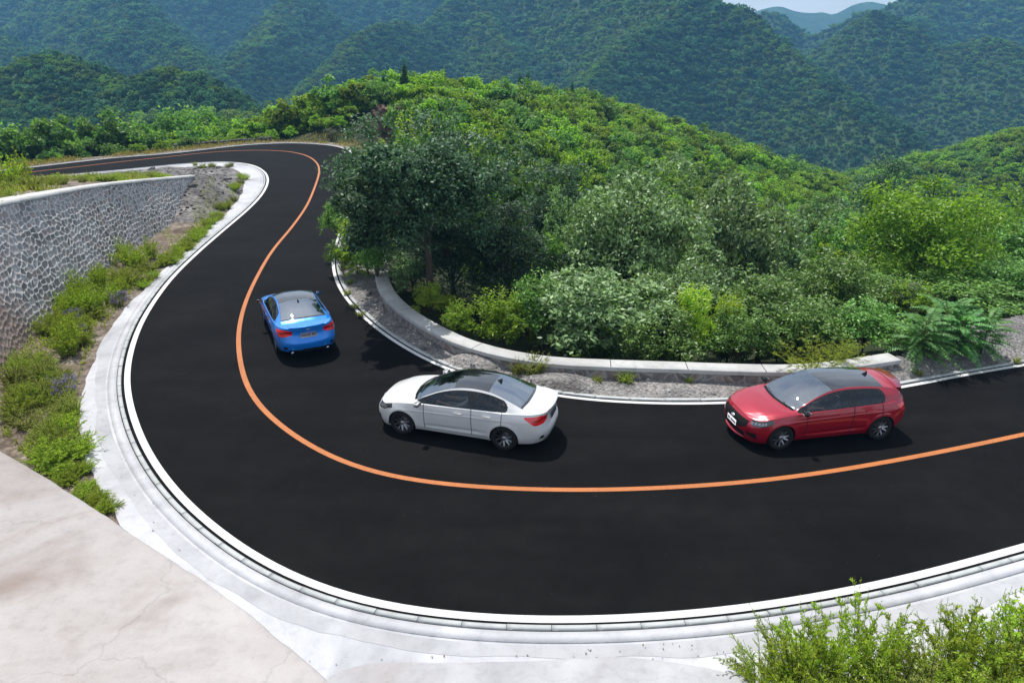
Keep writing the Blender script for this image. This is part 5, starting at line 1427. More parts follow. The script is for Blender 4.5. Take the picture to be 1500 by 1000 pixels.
    def plate(px, z0, hw_, hh_, sg, tilt, ink=True):
        m = MB(); M_ = np.array(Matrix.Rotation(tilt, 3, 'Y')); m.bbox((px, 0, z0), (.006, hw_, hh_), .003, M_); p_ = m.build("number_plate", K_white, root)
        if ink:
            m = MB()
            for k in range(7):
                yy = (k - 3) * hw_ * .235 + (.02 if k > 1 else -.01); q_ = np.array([sg * .0075, yy, 0]) @ M_.T; m.box(q_ + [px, 0, z0], (.001, hw_ * .085, hh_ * .42), M_)
            m.build("plate_marks", K_ink, p_)
    if opts.get("front_plate", True): plate(2.222, .475, .22, .07, 1, 0)
    if not hatch:
        if opts.get("plate", "white") == "white": plate(-2.395, .80, .235, .072, -1, .06)
        else:
            m = MB(); m.bbox((-2.392, 0, .80), (.006, .235, .072), .003); m.build("number_plate", K_ink, root)
        m = MB(); v_, f_ = loft([[(-2.36, y_, 1.052 + .012 * (1 - abs(y_) / .56)) for y_ in np.linspace(-.56, .56, 13)], [(-2.44 + .10 * (abs(y_) / .56) ** 2, y_, 1.085 - .02 * abs(y_)) for y_ in np.linspace(-.56, .56, 13)], [(-2.41 + .09 * (abs(y_) / .56) ** 2, y_, 1.03) for y_ in np.linspace(-.56, .56, 13)]])
        m.add(v_, f_.tolist()); m.build("boot_spoiler", paint, root, True)
        cu = bpy.data.curves.new("letters", 'FONT'); cu.body = "FOCUS"; cu.size = .075; cu.extrude = .004; cu.align_x = 'CENTER'; cu.space_character = 3.2
        tmp = bpy.data.objects.new("tmp", cu); me = bpy.data.meshes.new_from_object(tmp); bpy.data.objects.remove(tmp); me.materials.append(K_chrome)
        lo_ = link("lettering", me, root, (-2.378, 0, .90)); lo_.rotation_euler = (math.pi / 2, 0, -math.pi / 2)
    else:
        plate(-2.15, .72, .22, .07, -1, .06)
        # roof spoiler over the tailgate
        ys_ = np.linspace(-.60, .60, 17); m = MB()
        a0 = [(-1.50, y_, 1.405 - .11 * (abs(y_) / .6) ** 2.2) for y_ in ys_]; a1 = [(-1.74, y_, 1.412 - .11 * (abs(y_) / .6) ** 2.2) for y_ in ys_]; a2 = [(-2.05 + .12 * (abs(y_) / .6) ** 3, y_, 1.398 - .115 * (abs(y_) / .6) ** 2.2) for y_ in ys_]
        a3 = [(-2.04 + .12 * (abs(y_) / .6) ** 3, y_, 1.350 - .12 * (abs(y_) / .6) ** 2.2) for y_ in ys_]; a4 = [(-1.72, y_, 1.30 - .10 * (abs(y_) / .6) ** 2) for y_ in ys_]
        v_, f_ = loft([a0, a1, a2, a3, a4]); m.add(v_, f_.tolist()); m.build("roof_spoiler", paint, root, True)
        m = MB(); v_, f_ = loft([[(-1.735, y_, 1.4155 - .11 * (abs(y_) / .6) ** 2.2) for y_ in ys_], [(-1.755, y_, 1.4145 - .11 * (abs(y_) / .6) ** 2.2) for y_ in ys_]]); m.add(v_, f_.tolist()); m.build("spoiler_gap", opts["gap"], root, True)
    m = MB(); th = np.linspace(0, 2 * np.pi, 18, endpoint=False); bx_ = (2.205, .625) if True else 0
    v_ = [(2.215, .075 * math.cos(t), .615 + .032 * math.sin(t)) for t in th] + [(2.20, .085 * math.cos(t), .615 + .040 * math.sin(t)) for t in th]
    m.add(v_, [(i, (i + 1) % 18, 18 + (i + 1) % 18, 18 + i) for i in range(18)] + [(0, i, i + 1) for i in range(1, 17)]); m.build("badge", K_chrome, root)
    if not hatch:
        m = MB(); v_ = [(-2.385, .065 * math.cos(t), .985 + .028 * math.sin(t)) for t in th] + [(-2.36, .075 * math.cos(t), .985 + .034 * math.sin(t)) for t in th]
        m.add(v_, [(i, (i + 1) % 18, 18 + (i + 1) % 18, 18 + i) for i in range(18)] + [(0, i, i + 1) for i in range(1, 17)]); m.build("badge", K_chrome, root)
    if opts.get("exhaust"):
        for s in (1, -1):
            m = MB(); rp = [(.030, 0), (.042, 0), (.042, .10), (.030, .10), (.030, 0)]; m.lathe([(r_, -2.43 + h_) for r_, h_ in rp], 14, 'x', (0, s * .52, .29)); m.build("exhaust_pipe", K_chrome, root)
    # front splitter lip and chrome-free fog strip
    m = MB(); ys_ = np.linspace(-.70, .70, 15); v_, f_ = loft([[(2.10 - .33 * (abs(y_) / .7) ** 3, y_, .20) for y_ in ys_], [(2.235 - .36 * (abs(y_) / .7) ** 3, y_, .205) for y_ in ys_], [(2.225 - .36 * (abs(y_) / .7) ** 3, y_, .235) for y_ in ys_], [(2.17 - .34 * (abs(y_) / .7) ** 3, y_, .245) for y_ in ys_]])
    m.add(v_, f_.tolist()); m.build("front_lip", opts.get("lip", paint), root, True)
    # ---------------------------------------------------------------- inside
    for (sx_, sy_) in ((-.18, .37), (-.18, -.37), (-.98, .37), (-.98, -.37)):
        m = MB(); M_ = np.array(Matrix.Rotation(.28, 3, 'Y').inverted()); m.bbox((sx_ + .02, sy_, .47), (.25, .24, .08), .05); m.bbox((sx_ - .30, sy_, .78), (.07, .23, .30), .05, M_); m.bbox((sx_ - .41, sy_, 1.13), (.045, .12, .075), .035, M_)
        m.build("seat", K_seat, root, True)
    m = MB(); m.bbox((.86, 0, .83), (.28, .70, .10), .06); m.bbox((-1.75 if not hatch else -1.6, 0, .90), (.28, .68, .03), .02); m.bbox((.0, 0, .48), (.5, .10, .14), .04); m.build("dashboard", K_dash, root, True)
    m = MB(); th = np.linspace(0, 2 * np.pi, 25); q_ = np.stack([.03 * np.cos(th) * 0 + .50 - .07 * np.sin(th), .37 + .18 * np.cos(th), .86 + .165 * np.sin(th)], 1); m.tube(q_, np.full(25, .016), 6, False); m.tube([(.50, .20, .86), (.50, .54, .86)], [.018, .018], 5); m.tube([(.50, .37, .86), (.70, .37, .80)], [.03, .03], 6); m.build("steering_wheel", K_matt, root, True)
    return root
P_white = car_paint("white car paint", (.62, .62, .615), rough=.35)
P_red = car_paint("red metallic car paint", (.36, .004, .022), rough=.28, met=.25)
P_blue = car_paint("blue metallic car paint", (.006, .235, .82), rough=.28, met=.22)
def place_car(o, x, y, deg): o.location = (x, y, .004); o.rotation_euler = (0, 0, R_(deg))
white = build_car("sedan_car", False, P_white, "white sedan with a black glass roof, the middle one of the three cars", dict(plate="dark", gap=simple("panel gap light", (.20, .20, .20), .7)))
place_car(white, -1.25, 15.65, 163.5)
red = build_car("hatchback_car", True, P_red, "dark red hatchback with a black roof and rear spoiler, last of the three cars", dict(mirror=K_black, gap=simple("panel gap red", (.05, .001, .004), .7)))
place_car(red, 7.74, 15.55, 190.4)
blue = build_car("sedan_car", False, P_blue, "bright blue sedan seen from behind, leading the three cars up the road", dict(mirror=K_black, gap=simple('panel gap blue', (.002, .02, .09), .7), exhaust=True, sill=K_black))
place_car(blue, -7.50, 22.14, 116.0); blue.scale = (1.05, 1.05, 1.05)

# drivers at the wheel (seen through the side windows)
def driver(car, label, shirt, sleeve):
    skin = simple("skin", (.46, .27, .19), .5); cloth = simple(label[:14], shirt, .85); hair = simple("dark hair", (.012, .010, .009), .6)
    J = {"pelvis": (-.17, .37, .60), "waist": (-.24, .37, .74), "chest": (-.31, .37, .93), "neck": (-.33, .37, 1.07), "head0": (-.31, .37, 1.14), "head1": (-.29, .37, 1.20), "head2": (-.30, .37, 1.27)}
    E_ = [("pelvis", "waist"), ("waist", "chest"), ("chest", "neck"), ("neck", "head0"), ("head0", "head1"), ("head1", "head2")]
    Rr = {"pelvis": (.15, .12), "waist": (.14, .11), "chest": (.15, .11), "neck": (.052, .052), "head0": (.07, .08), "head1": (.082, .095), "head2": (.06, .07)}
    for s, q in ((1, "l"), (-1, "r")):
        J["sh" + q] = (-.30, .37 + s * .18, 1.00); J["el" + q] = (-.02, .37 + s * .25, .86); J["wr" + q] = (.36, .37 + s * .185, .90); J["pa" + q] = (.45, .37 + s * .18, .905)
        J["kn" + q] = (.28, .37 + s * .11, .66); J["an" + q] = (.62, .37 + s * .11, .36); J["to" + q] = (.76, .37 + s * .11, .40)
        E_ += [("chest", "sh" + q), ("sh" + q, "el" + q), ("el" + q, "wr" + q), ("wr" + q, "pa" + q), ("pelvis", "kn" + q), ("kn" + q, "an" + q), ("an" + q, "to" + q)]
        Rr.update({"sh" + q: (.068, .068), "el" + q: (.045, .045), "wr" + q: (.029, .029), "pa" + q: (.038, .026), "kn" + q: (.07, .07), "an" + q: (.042, .042), "to" + q: (.04, .04)})
        for f in range(4):
            a = "f%d%s" % (f, q); J[a + "0"] = (.50, .37 + s * (.165 + .012 * f), .935 - .022 * f); J[a + "1"] = (.535, .37 + s * (.155 + .012 * f), .925 - .022 * f); J[a + "2"] = (.53, .37 + s * (.135 + .012 * f), .915 - .022 * f)
            E_ += [("pa" + q, a + "0"), (a + "0", a + "1"), (a + "1", a + "2")]; Rr.update({a + "0": (.010, .010), a + "1": (.009, .009), a + "2": (.008, .008)})
        a = "th" + q; J[a] = (.49, .37 + s * .135, .95); E_.append(("pa" + q, a)); Rr[a] = (.010, .010)
    names = list(J); me = bpy.data.meshes.new("person"); me.from_pydata([J[k] for k in names], [(names.index(a), names.index(b)) for a, b in E_], [])
    o = link("person", me); me.materials.append(skin); me.materials.append(cloth)
    md = o.modifiers.new("skin", 'SKIN'); md.use_smooth_shade = True
    for k, sv in zip(names, me.skin_vertices[0].data): sv.radius = Rr[k]
    me.skin_vertices[0].data[0].use_root = True
    s2 = o.modifiers.new("sub", 'SUBSURF'); s2.levels = 1; s2.render_levels = 1
    dg = bpy.context.evaluated_depsgraph_get(); me2 = bpy.data.meshes.new_from_object(o.evaluated_get(dg)); o.modifiers.clear(); o.data = me2
    me2.materials.clear(); me2.materials.append(skin); me2.materials.append(cloth)
    co = np.zeros(len(me2.vertices) * 3); me2.vertices.foreach_get("co", co); co = co.reshape(-1, 3)
    for p in me2.polygons:
        c_ = co[list(p.vertices)].mean(0); p.material_index = 0 if (c_[2] > 1.075 or (c_[0] > sleeve and c_[2] > .78)) else 1
        p.use_smooth = True
    m = MB(); m.lathe([(.0, .115), (.05, .105), (.085, .065), (.098, .01), (.092, -.05), (.07, -.08)], 16, 'z', (-.315, .37, 1.215)); h = m.build("hair", hair, o, True)
    m = MB()
    for s in (1, -1): m.bbox((-.212, .37 + s * .032, 1.215), (.006, .014, .007), .003)
    m.build("eyes", hair, o); m = MB(); m.add([(-.205, .37, 1.22), (-.215, .352, 1.178), (-.215, .388, 1.178), (-.182, .37, 1.182)], [(0, 1, 3), (0, 3, 2), (1, 2, 3)]); m.build("nose", skin, o)
    m = MB(); m.bbox((-.215, .37, 1.152), (.006, .025, .005), .003); m.build("mouth", simple("lips", (.35, .12, .10), .5), o)
    o.matrix_world = Matrix.Translation(car.location) @ Matrix.Rotation(car.rotation_euler.z, 4, 'Z')
    tag(o, label, "person"); return o
driver(white, "driver with bare forearms holding the wheel inside the white sedan", (.36, .34, .32), .02)
driver(red, "driver in a dark top holding the wheel inside the red hatchback", (.05, .05, .055), .12)

# ================================================================== WEEDS, GRASS, STONES
def rock_mesh(seed, mat, n=2, flat=.7):
    r = np.random.default_rng(seed); bm = bmesh.new(); bmesh.ops.create_icosphere(bm, subdivisions=n, radius=1.0); o_ = r.uniform(0, 60, 3)
    cuts = unit(9, r); lim = r.uniform(.55, .85, 9)
    for v in bm.verts:
        c = np.array(v.co)
        for a_, l_ in zip(cuts, lim):
            d = c @ a_
            if d > l_: c = c - a_ * (d - l_)
        c = c * (1 + .10 * float(fbm(np.array(c[0] * 2 + o_[0]), np.array(c[1] * 2 + c[2] * 1.7 + o_[1]), seed, 3))); v.co = Vector((c[0], c[1] * .8, c[2] * flat))
    me = bpy.data.meshes.new("rock"); bm.to_mesh(me); bm.free(); me.materials.append(mat); return me
M_stone_l = rocky("pale loose stone", (.20, .185, .175), (.27, .255, .245), (.35, .335, .32), 2.5, 12, .5, .03)
M_stone_d = rocky("dark loose stone", (.07, .065, .062), (.12, .11, .107), (.20, .19, .182), 2.5, 10, .5, .03)
ROCK_L = [rock_mesh(400 + i, M_stone_l) for i in range(4)]; ROCK_D = [rock_mesh(410 + i, M_stone_d) for i in range(4)]
def scatter_merged(name, pts, size, meshes, seed, kind="stuff"):
    """one object of many small stones"""
    r = np.random.default_rng(seed); VV = []; FF = []; n = 0; src = []
    for me in meshes:
        co = np.zeros(len(me.vertices) * 3); me.vertices.foreach_get("co", co); f = np.array([list(p.vertices) for p in me.polygons]); src.append((co.reshape(-1, 3), f))
    for p, s in zip(pts, size):
        co, f = src[r.integers(len(src))]; a = r.uniform(0, 6.28); c, s_ = math.cos(a), math.sin(a); M_ = np.array([[c, -s_, 0], [s_, c, 0], [0, 0, r.uniform(.6, 1.1)]])
        VV.append(co @ M_.T * s + p); FF.append(f + n); n += len(co)
    o = obj(name, np.concatenate(VV), np.concatenate(FF), meshes[0].materials[0]); tag(o, kind=kind); return o
small_L = [rock_mesh(430 + i, M_stone_l, 1) for i in range(4)]; small_D = [rock_mesh(440 + i, M_stone_d, 1) for i in range(4)]

# pebbles on the verge
uu = rng.uniform(490, 1560, 9000); vv = rng.uniform(400, 600, 9000); pw = np.array([W(a_, b_)[:2] for a_, b_ in zip(uu, vv)])
kk = inside(pw[:, 0], pw[:, 1], VP) & (dist_poly(pw[:, 0], pw[:, 1], B)[0] > .42); pw = pw[kk][:2600]
pts = [[q[0], q[1], verge_z(q[0], q[1])] for q in pw]
scatter_merged("pebbles", pts, rng.uniform(.015, .055, len(pts)), small_L, 3)
for (u, v, s, d, lab) in ((861, 553, .20, 0, "pale slab of stone leaning at the parapet foot right of the gravel heap"), (884, 556, .12, 0, "small pale stone at the parapet foot beside the yellow green tuft"), (952, 560, .10, 0, "small pale stone right of the yellow green tuft"),
        (540, 432, .22, 0, "flat pale stone near the parapet on the narrow verge, the upper one"), (547, 445, .17, 0, "flat pale stone near the parapet on the narrow verge, the lower one"), (535, 448, .12, 0, "small reddish pale stone on the narrow verge"),
        (620, 512, .16, 1, "dark stone in the tree shade on the verge"), (640, 526, .13, 1, "dark stone in the tree shade on the verge, close to the kerb"), (980, 574, .10, 0, "pale stone in the gravel halfway between the white and red cars"),
        (1045, 578, .09, 0, "pale stone in the gravel just in front of the red car"), (1300, 548, .12, 0, "pale stone on the gravel above the red car's tail"), (1405, 530, .11, 0, "pale stone on the gravel below the fern like shoots")):
    p = W(u, v); z = verge_z(p[0], p[1]); o = link("stone", (ROCK_D if d else ROCK_L)[rng.integers(4)], None, (p[0], p[1], z), (rng.uniform(-.3, .3), rng.uniform(-.3, .3), rng.uniform(0, 6))); o.scale = (s * 1.3, s * .9, s * .8); tag(o, lab, "stone")

# rubble at the end of the wall
qx = rng.uniform(-34, -13, 9000); qy = rng.uniform(34, 60, 9000)
qk = inside(qx, qy, isl) & (dist_poly(qx, qy, Sfull)[0] > .9); qx, qy = qx[qk], qy[qk]
qi = np.round((qx - xs[0]) / .22).astype(int); qj = np.round((qy - ys[0]) / .22).astype(int); qk = rub[qj, qi]
rp = np.c_[qx, qy, Z_isl[qj, qi]][qk]
rp = np.array(rp); print("rubble", len(rp))
if len(rp) > 60:
    q = rp[rng.permutation(len(rp))]
    for p in q[:46]:
        s = rng.uniform(.14, .34); o = link("stone", ROCK_D[rng.integers(4)], None, p, (rng.uniform(-.6, .6), rng.uniform(-.6, .6), rng.uniform(0, 6))); o.scale = (s * 1.2, s, s * .8)
        tag(o, "dark broken stone on the rubble slope at the end of the retaining wall", "stone", "stones on the rubble slope")
    scatter_merged("rubble_stones", q[46:1500], rng.uniform(.05, .17, len(q[46:1500])), small_D, 5)

# the brown rock face at the foot of the near hill
def cliff():
    n1, n2 = 90, 46; c = WZ(562, 207, 76); U_, V_ = np.meshgrid(np.linspace(-1, 1, n1), np.linspace(0, 1, n2))
    x = U_ * 4.3; h = V_ * (4.3 * (1 - .55 * np.clip(-U_ - .1, 0, 1) - .25 * np.clip(U_ - .2, 0, 1)) )
    y = 2.6 * V_ ** 1.3 + 1.6 * U_ ** 2
    d = fbm(x * .5, h * .7, 501, 5) * 1.1 + .55 * np.abs(fbm(x * 1.1 + h * .5, h * 1.6, 502, 4)); d2 = np.floor((h + .4 * x + d) * 1.3) * .16
    P = np.stack([c[0] + x, c[1] + y - d - d2, -.6 + h + .3 * d], -1).reshape(-1, 3)
    i = np.arange(n1 * n2).reshape(n2, n1); F = np.stack([i[:-1, :-1], i[:-1, 1:], i[1:, 1:], i[1:, :-1]], -1).reshape(-1, 4)
    top_ = P.reshape(n2, n1, 3)[-1]; Bk = top_ + [0, 6, -1.5]; v2, f2 = loft([top_, Bk])
    o = obj("rock_face", np.concatenate([P, v2]), np.concatenate([F, f2 + len(P)]), M_rock); tag(o, "bare reddish brown rock face at the left foot of the near hill", "rock face")
cliff()
dirt_i0 = int(np.argmin(np.linalg.norm(B - W(523, 243)[:2], axis=1)))
# pale dirt along the far edge of the road
wb = np.array([1.0 + .6 * fbm(i * .08, .5, 77, 3) for i in range(len(B))])
o = ribbon("dirt_verge", oB(.32)[dirt_i0 - 30:], offs(B, sB * (1.3 + wb))[dirt_i0 - 30:], .012, M_dirt)
# mounds of pale earth beyond the far bend
for (u, v, w_, h_, lab) in ((505, 205, 1.7, .7, "pale earth heap beyond the far bend, right one below the rock face"), (474, 203, 1.5, .5, "pale earth heap beyond the far bend, left one")):
    c = W(u, v); n1 = 26; a_, r_ = np.meshgrid(np.linspace(0, 2 * np.pi, 41), np.linspace(0, 1, n1)); X_ = c[0] + np.cos(a_) * r_ * w_ * 1.5; Y_ = c[1] + np.sin(a_) * r_ * w_
    Z_ = -.15 + h_ * (1 - r_ ** 1.6) * (1 + .3 * fbm(X_ * 1.2, Y_ * 1.2, 78, 3)) + .10 * fbm(X_ * 3, Y_ * 3, 79, 3)
    i = np.arange(n1 * 41).reshape(n1, 41); F = np.stack([i[:-1, :-1], i[1:, :-1], i[1:, 1:], i[:-1, 1:]], -1).reshape(-1, 4)
    tag(obj("earth_heap", np.stack([X_, Y_, Z_], -1), F, M_dirt, smooth=True), lab, "earth heap")
# low dark wall of rough stones along the far road edge
fw = np.array([W(u, v)[:2] for u, v in ((258, 216.5), (300, 212.8), (345, 209.5), (395, 206.0))]); fw = resample(fw, .42); SW = empty("dry_stone_wall", (float(fw[len(fw) // 2][0]), float(fw[len(fw) // 2][1]), 0)); tag(SW, "low dark dry stone wall along the far edge of the upper road", "wall")
pp = []; ss = []
for p in fw:
    for lv in range(2):
        pp.append([p[0] + rng.normal() * .06, p[1] + rng.normal() * .06, -.05 + lv * .30]); ss.append(rng.uniform(.22, .31))
so = scatter_merged("stones", pp, ss, ROCK_D, 9, None); attach(so, SW)

# ------------------------------------------------------------------ weeds in the ditch
def sample_poly(px, n, r):
    px = np.array(px, float); out = []
    while len(out) < n:
        q = r.uniform(px.min(0), px.max(0), (max(64, 2 * n), 2)); out += list(q[inside(q[:, 0], q[:, 1], px)])
    out = out[:n]
    return np.array(out)
r5 = np.random.default_rng(55)
def weeds(px, n, keys, hs, ws, label, group, zf, name="weed"):
    for (u, v) in sample_poly(px, n, r5):
        p = W(u, v, -.15); z = zf(p[0], p[1]); k = keys[r5.integers(len(keys))]; h = r5.uniform(*hs); w_ = r5.uniform(*ws)
        place_weed(name, k, p[0], p[1], z - .03, h, w_, r5.uniform(0, 6.28), label, "weed", group)
weeds([(70,480),(120,430),(178,372),(215,362),(232,385),(195,425),(160,465),(125,520),(95,535)], 42, ["weed_a", "weed_b", "weed_a", "wispy"], (.55, 1.4), (.8, 1.6), "feathery bright green weed below the middle of the retaining wall", "weeds below the middle of the wall", island_z)
weeds([(22,545),(70,525),(108,560),(108,640),(125,680),(95,700),(45,660),(22,620)], 44, ["weed_b", "weed_c", "weed_a", "weed_c"], (.4, .8), (.75, 1.2), "low olive weed in the ditch beside the white concrete shoulder", "weeds beside the concrete shoulder", island_z)
weeds([(80,700),(128,692),(165,750),(158,768),(120,735)], 22, ["weed_b", "weed_a"], (.22, .42), (.4, .7), "low green weed between the cement apron and the shoulder", "weeds at the edge of the cement apron", island_z)
weeds([(268,362),(300,330),(330,300),(346,282),(355,262),(362,262),(350,290),(332,314),(300,348),(275,375)], 34, ["weed_a", "weed_b", "weed_c"], (.35, .7), (.7, 1.2), "bright weed along the inner edge of the shoulder at the hairpin", "weeds along the hairpin shoulder", island_z)
weeds([(280,243.5),(345,246),(352,250),(330,250),(285,249)], 9, ["weed_c"], (.25, .45), (.7, 1.1), "short yellowish weed on top of the rubble by the upper road", "weeds on the rubble", island_z)
for (u, v, lab) in ((176, 452, "violet flowering weed at the right side of the ditch weeds"), (112, 505, "violet flowering weed in the middle of the ditch"), (106, 480, "violet flowering weed just above the one in the middle of the ditch"), (98, 585, "violet flowering weed near the widest part of the shoulder")):
    p = W(u, v, -.15); place_weed("weed", "weed_v", p[0], p[1], island_z(p[0], p[1]), .6, .75, 1.0, lab, "weed")
weeds([(205,432),(240,385),(268,362),(262,385),(235,405),(210,440)], 12, ["weed_a", "weed_b"], (.35, .7), (.7, 1.1), "loose weed between the ditch weeds and the shoulder above the blue car", "weeds between ditch and shoulder", island_z)
# ------------------------------------------------------------------ weeds on the terrace above the wall
def on_terrace(t, back):
    k = int(t * (nw - 1)); p = TL[k, :2] - nrm[k] * back; return p[0], p[1], island_z(p[0], p[1])
for i in range(130):
    t = r5.uniform(.10, .97); b_ = r5.uniform(.8, 7.5) * (1 - .45 * t); x, y, z = on_terrace(t, b_); yel = t < .55
    s = r5.uniform(.35, .8) * (1.0 if t < .6 else .7)
    place_weed("weed", ["weed_c", "weed_a", "wispy"][r5.integers(3)] if yel else ["weed_a", "weed_c"][r5.integers(2)], x, y, z - .04, s, s * 1.9, r5.uniform(0, 6.28),
               "yellowish weed on the terrace behind the pale coping" if yel else "green weed on the stony end of the terrace", "weed", "weeds on the terrace" if yel else "weeds on the stony terrace end")
for (t, b_, key, h, w_, lab) in ((.60, 3.4, "weed_a", 1.7, 1.7, "tallest bright green weed on the terrace above the joint of the wall"), (.66, 3.8, "stalk_c", 1.9, 1.2, "tall dark thin weed right of the tallest bright one on the terrace"), (.34, 5.0, "stalk_c", 1.3, 2.2, "dark green bushy weed on the terrace in front of the upper road"), (.44, 2.6, "weed_a", 1.0, 1.2, "bright leafy weed on the terrace close behind the coping")):
    x, y, z = on_terrace(t, b_); place_weed("weed", key, x, y, z - .04, h, w_, 1.0, lab, "weed")

# grass: one mass
def grass(name, P, h, leaf, seed, wd=.018):
    r = np.random.default_rng(seed); n = len(P); a = r.uniform(0, 6.283, n); l = h * r.uniform(.5, 1.3, n); ln = r.uniform(.2, .8, n)
    d = np.c_[np.cos(a), np.sin(a), np.zeros(n)]; s = np.c_[-np.sin(a), np.cos(a), np.zeros(n)] * wd * r.uniform(.6, 1.4, n)[:, None]
    m1 = P + d * (l * ln * .3)[:, None] + np.c_[np.zeros((n, 2)), l * .6]; tp = P + d * (l * ln)[:, None] + np.c_[np.zeros((n, 2)), l * (1 - .25 * ln)]
    V = np.stack([P - s, P + s, m1 + s * .7, m1 - s * .7, tp], 1).reshape(-1, 3); b = np.arange(n) * 5
    o = obj(name, V, [np.stack([b, b + 1, b + 2, b + 3], 1), np.stack([b + 3, b + 2, b + 4], 1)], leaf); tag(o, kind="stuff"); return o
P = []
for poly, n in (([(5,650),(20,520),(70,470),(180,360),(262,330),(262,372),(200,430),(160,475),(125,540),(108,600),(115,660),(165,755),(150,765),(60,690)], 9000),
                ([(262,372),(262,340),(345,262),(358,262),(350,290),(300,342)], 1500)):
    q = sample_poly(poly, n, r5)
    d_ = fbm(q[:, 0] * .03, q[:, 1] * .03, 600, 3); q = q[d_ > -.12]
    for u, v in q:
        p = W(u, v, -.2); P.append([p[0], p[1], island_z(p[0], p[1]) - .02])
grass("grass", np.array(P), .16, L_weed2, 61)
P = []
for i in range(16000):
    t = r5.uniform(.02, .99); x, y, z = on_terrace(t, .5 + 8.5 * r5.random() ** 1.2); 
    if fbm(np.array(x * .5), np.array(y * .5), 601, 3) > -.15 + .25 * (t > .6): P.append([x, y, z - .02])
k_ = np.arange(len(P)) % 3 == 0; P = np.array(P); grass("grass", P[k_], .30, L_dry, 62, .024); grass("grass", P[~k_], .30, L_weed2, 64, .024)
P = []
ob = offs(B, sB * 1.0)
for i in range(9000):
    k = r5.integers(dirt_i0 - 30, len(B) - 60); d_ = sB * r5.uniform(.7, 3.6); p = B[k] + (ob[k] - B[k]) * abs(d_)
    if fbm(np.array(p[0] * .3), np.array(p[1] * .3), 602, 3) > -.1: P.append([p[0] + r5.normal() * .2, p[1] + r5.normal() * .2, max(-.05, float(gz(p[0], p[1])) if abs(d_) > 1.7 else -.03)])
grass("grass", np.array(P), .35, L_dry, 63, .03)

# ------------------------------------------------------------------ undergrowth right behind the parapet
cu_ = r5.uniform(560, 1560, 900); cz_ = r5.uniform(22.5, 36, 900); cx_ = (cu_ - 750) / 1000 * cz_; cy_ = cz_ * .98 + r5.normal(size=900) * .5
ck = ~((cu_ > 570) & (cu_ < 690) & (cz_ < 27)) & ~inside(cx_, cy_, plat) & (dist_poly(cx_, cy_, plat, True)[0] > .9) & ~((dist_poly(cx_, cy_, PF)[0] < 1.3) & (cx_ < e0[0] + 1))
n_ = 0
for x, y in np.c_[cx_, cy_][ck][:56]:
    n_ += 1; g_ = float(gz(x, y)); k = ["mid_b", "mid_a", "lime_b", "walnut_b", "mid_b"][r5.integers(5)]; h = r5.uniform(1.1, 2.2)
    place_tree("undergrowth_bush", k, x, y, g_ - .1, h, h * r5.uniform(1.0, 1.4), r5.uniform(0, 6.28), "leafy undergrowth bush in the shade between the trees behind the parapet", "bush", "undergrowth behind the parapet")

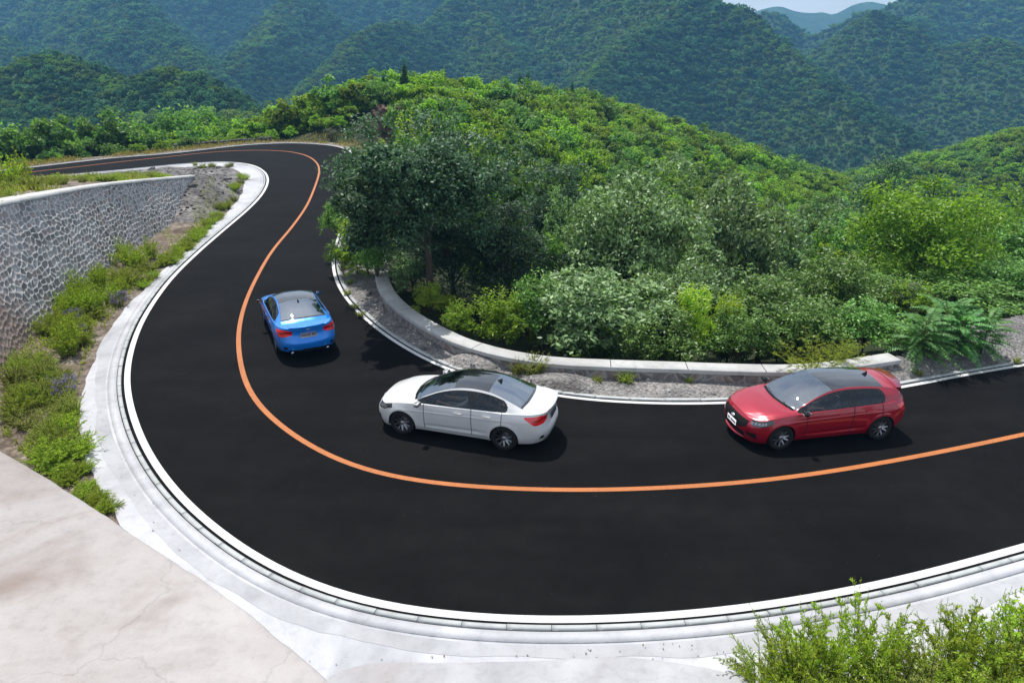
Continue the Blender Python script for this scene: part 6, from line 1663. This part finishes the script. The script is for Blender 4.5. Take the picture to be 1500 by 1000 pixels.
# ------------------------------------------------------------------ tall weeds at the lower right
lowr = [(1120, 1010, "stalk_b", 1.0, .9), (1150, 985, "stalk_b", 1.2, .9), (1185, 1000, "stalk_a", 1.35, .9), (1220, 1005, "stalk_a", 1.5, .9), (1255, 1000, "stalk_a", 1.65, .9), (1290, 1000, "stalk_a", 1.3, .8), (1170, 1050, "weed_a", 1.2, 1.1), (1230, 1060, "stalk_b", 1.2, 1.1),
    (1330, 1010, "stalk_b", 1.0, 1.1), (1370, 1000, "stalk_b", 1.05, 1.1), (1400, 990, "stalk_c", 1.55, 1.0), (1440, 985, "stalk_b", 1.2, 1.1), (1480, 975, "stalk_c", 1.5, 1.0), (1520, 960, "stalk_c", 1.75, .9), (1300, 1060, "weed_c", 1.0, 1.2), (1350, 1065, "weed_c", 1.0, 1.2), (1410, 1060, "weed_a", 1.0, 1.2),
    (1460, 1050, "stalk_b", 1.1, 1.1), (1510, 1040, "weed_c", 1.1, 1.2), (1190, 1100, "weed_a", 1.1, 1.2), (1270, 1120, "weed_b", 1.1, 1.2), (1340, 1130, "weed_c", 1.1, 1.2), (1420, 1120, "weed_a", 1.1, 1.2), (1500, 1110, "weed_b", 1.1, 1.2), (1550, 1060, "stalk_b", 1.2, 1.1), (1140, 1060, "stalk_b", .95, .9)]
for u, v, k, h, w_ in lowr:
    p = W(u, v, .05); place_weed("tall_weed", k, p[0], p[1], .0, h * 1.2, w_ * 1.5, r5.uniform(0, 6.28), "tall leafy weed in the thicket at the lower right corner", "weed", "thicket at the lower right corner")
p = W(1105, 985, .05); place_weed("tall_weed", "stalk_c", p[0], p[1], .0, .8, .5, 0.4, "thin leaning twig sticking out left of the thicket at the lower right", "weed", None, -.6).rotation_euler = (0.0, -1.0, 0.2)

# dry leaves and crumbs on the concrete
P = []
for poly, n, zz in (([(180,790),(420,960),(700,955),(1080,935),(1080,960),(700,985),(480,985),(300,880)], 45, .012), ([(130,600),(160,580),(240,760),(300,840),(200,760)], 30, .012)):
    for u, v in sample_poly(poly, n, r5): p = W(u, v); P.append([p[0], p[1], zz])
P = np.array(P); nn = unit(len(P), r5) * .35 + [0, 0, 1]; nn /= np.linalg.norm(nn, axis=1)[:, None]
V, F = quads_kite(P, nn, unit(len(P), r5), r5.uniform(.02, .06, len(P)), r5.uniform(.01, .025, len(P)))
tag(obj("leaf_litter", V, F, simple("dead leaves", (.10, .075, .05), .9)), kind="stuff")

# ================================================================== THE AIR
m = bpy.data.materials.new("haze"); m.use_nodes = True; nt = m.node_tree
nt.nodes.remove(nt.nodes["Principled BSDF"]); v = nt.nodes.new("ShaderNodeVolumePrincipled"); nt.links.new(v.outputs[0], nt.nodes["Material Output"].inputs["Volume"])
v.inputs["Color"].default_value = (.22, .56, 1.0, 1); v.inputs["Density"].default_value = .00036; v.inputs["Anisotropy"].default_value = 0
b = MB(); b.box((0, 660, 60), (1700, 1080, 165))
tag(b.build("haze", m), kind="stuff")
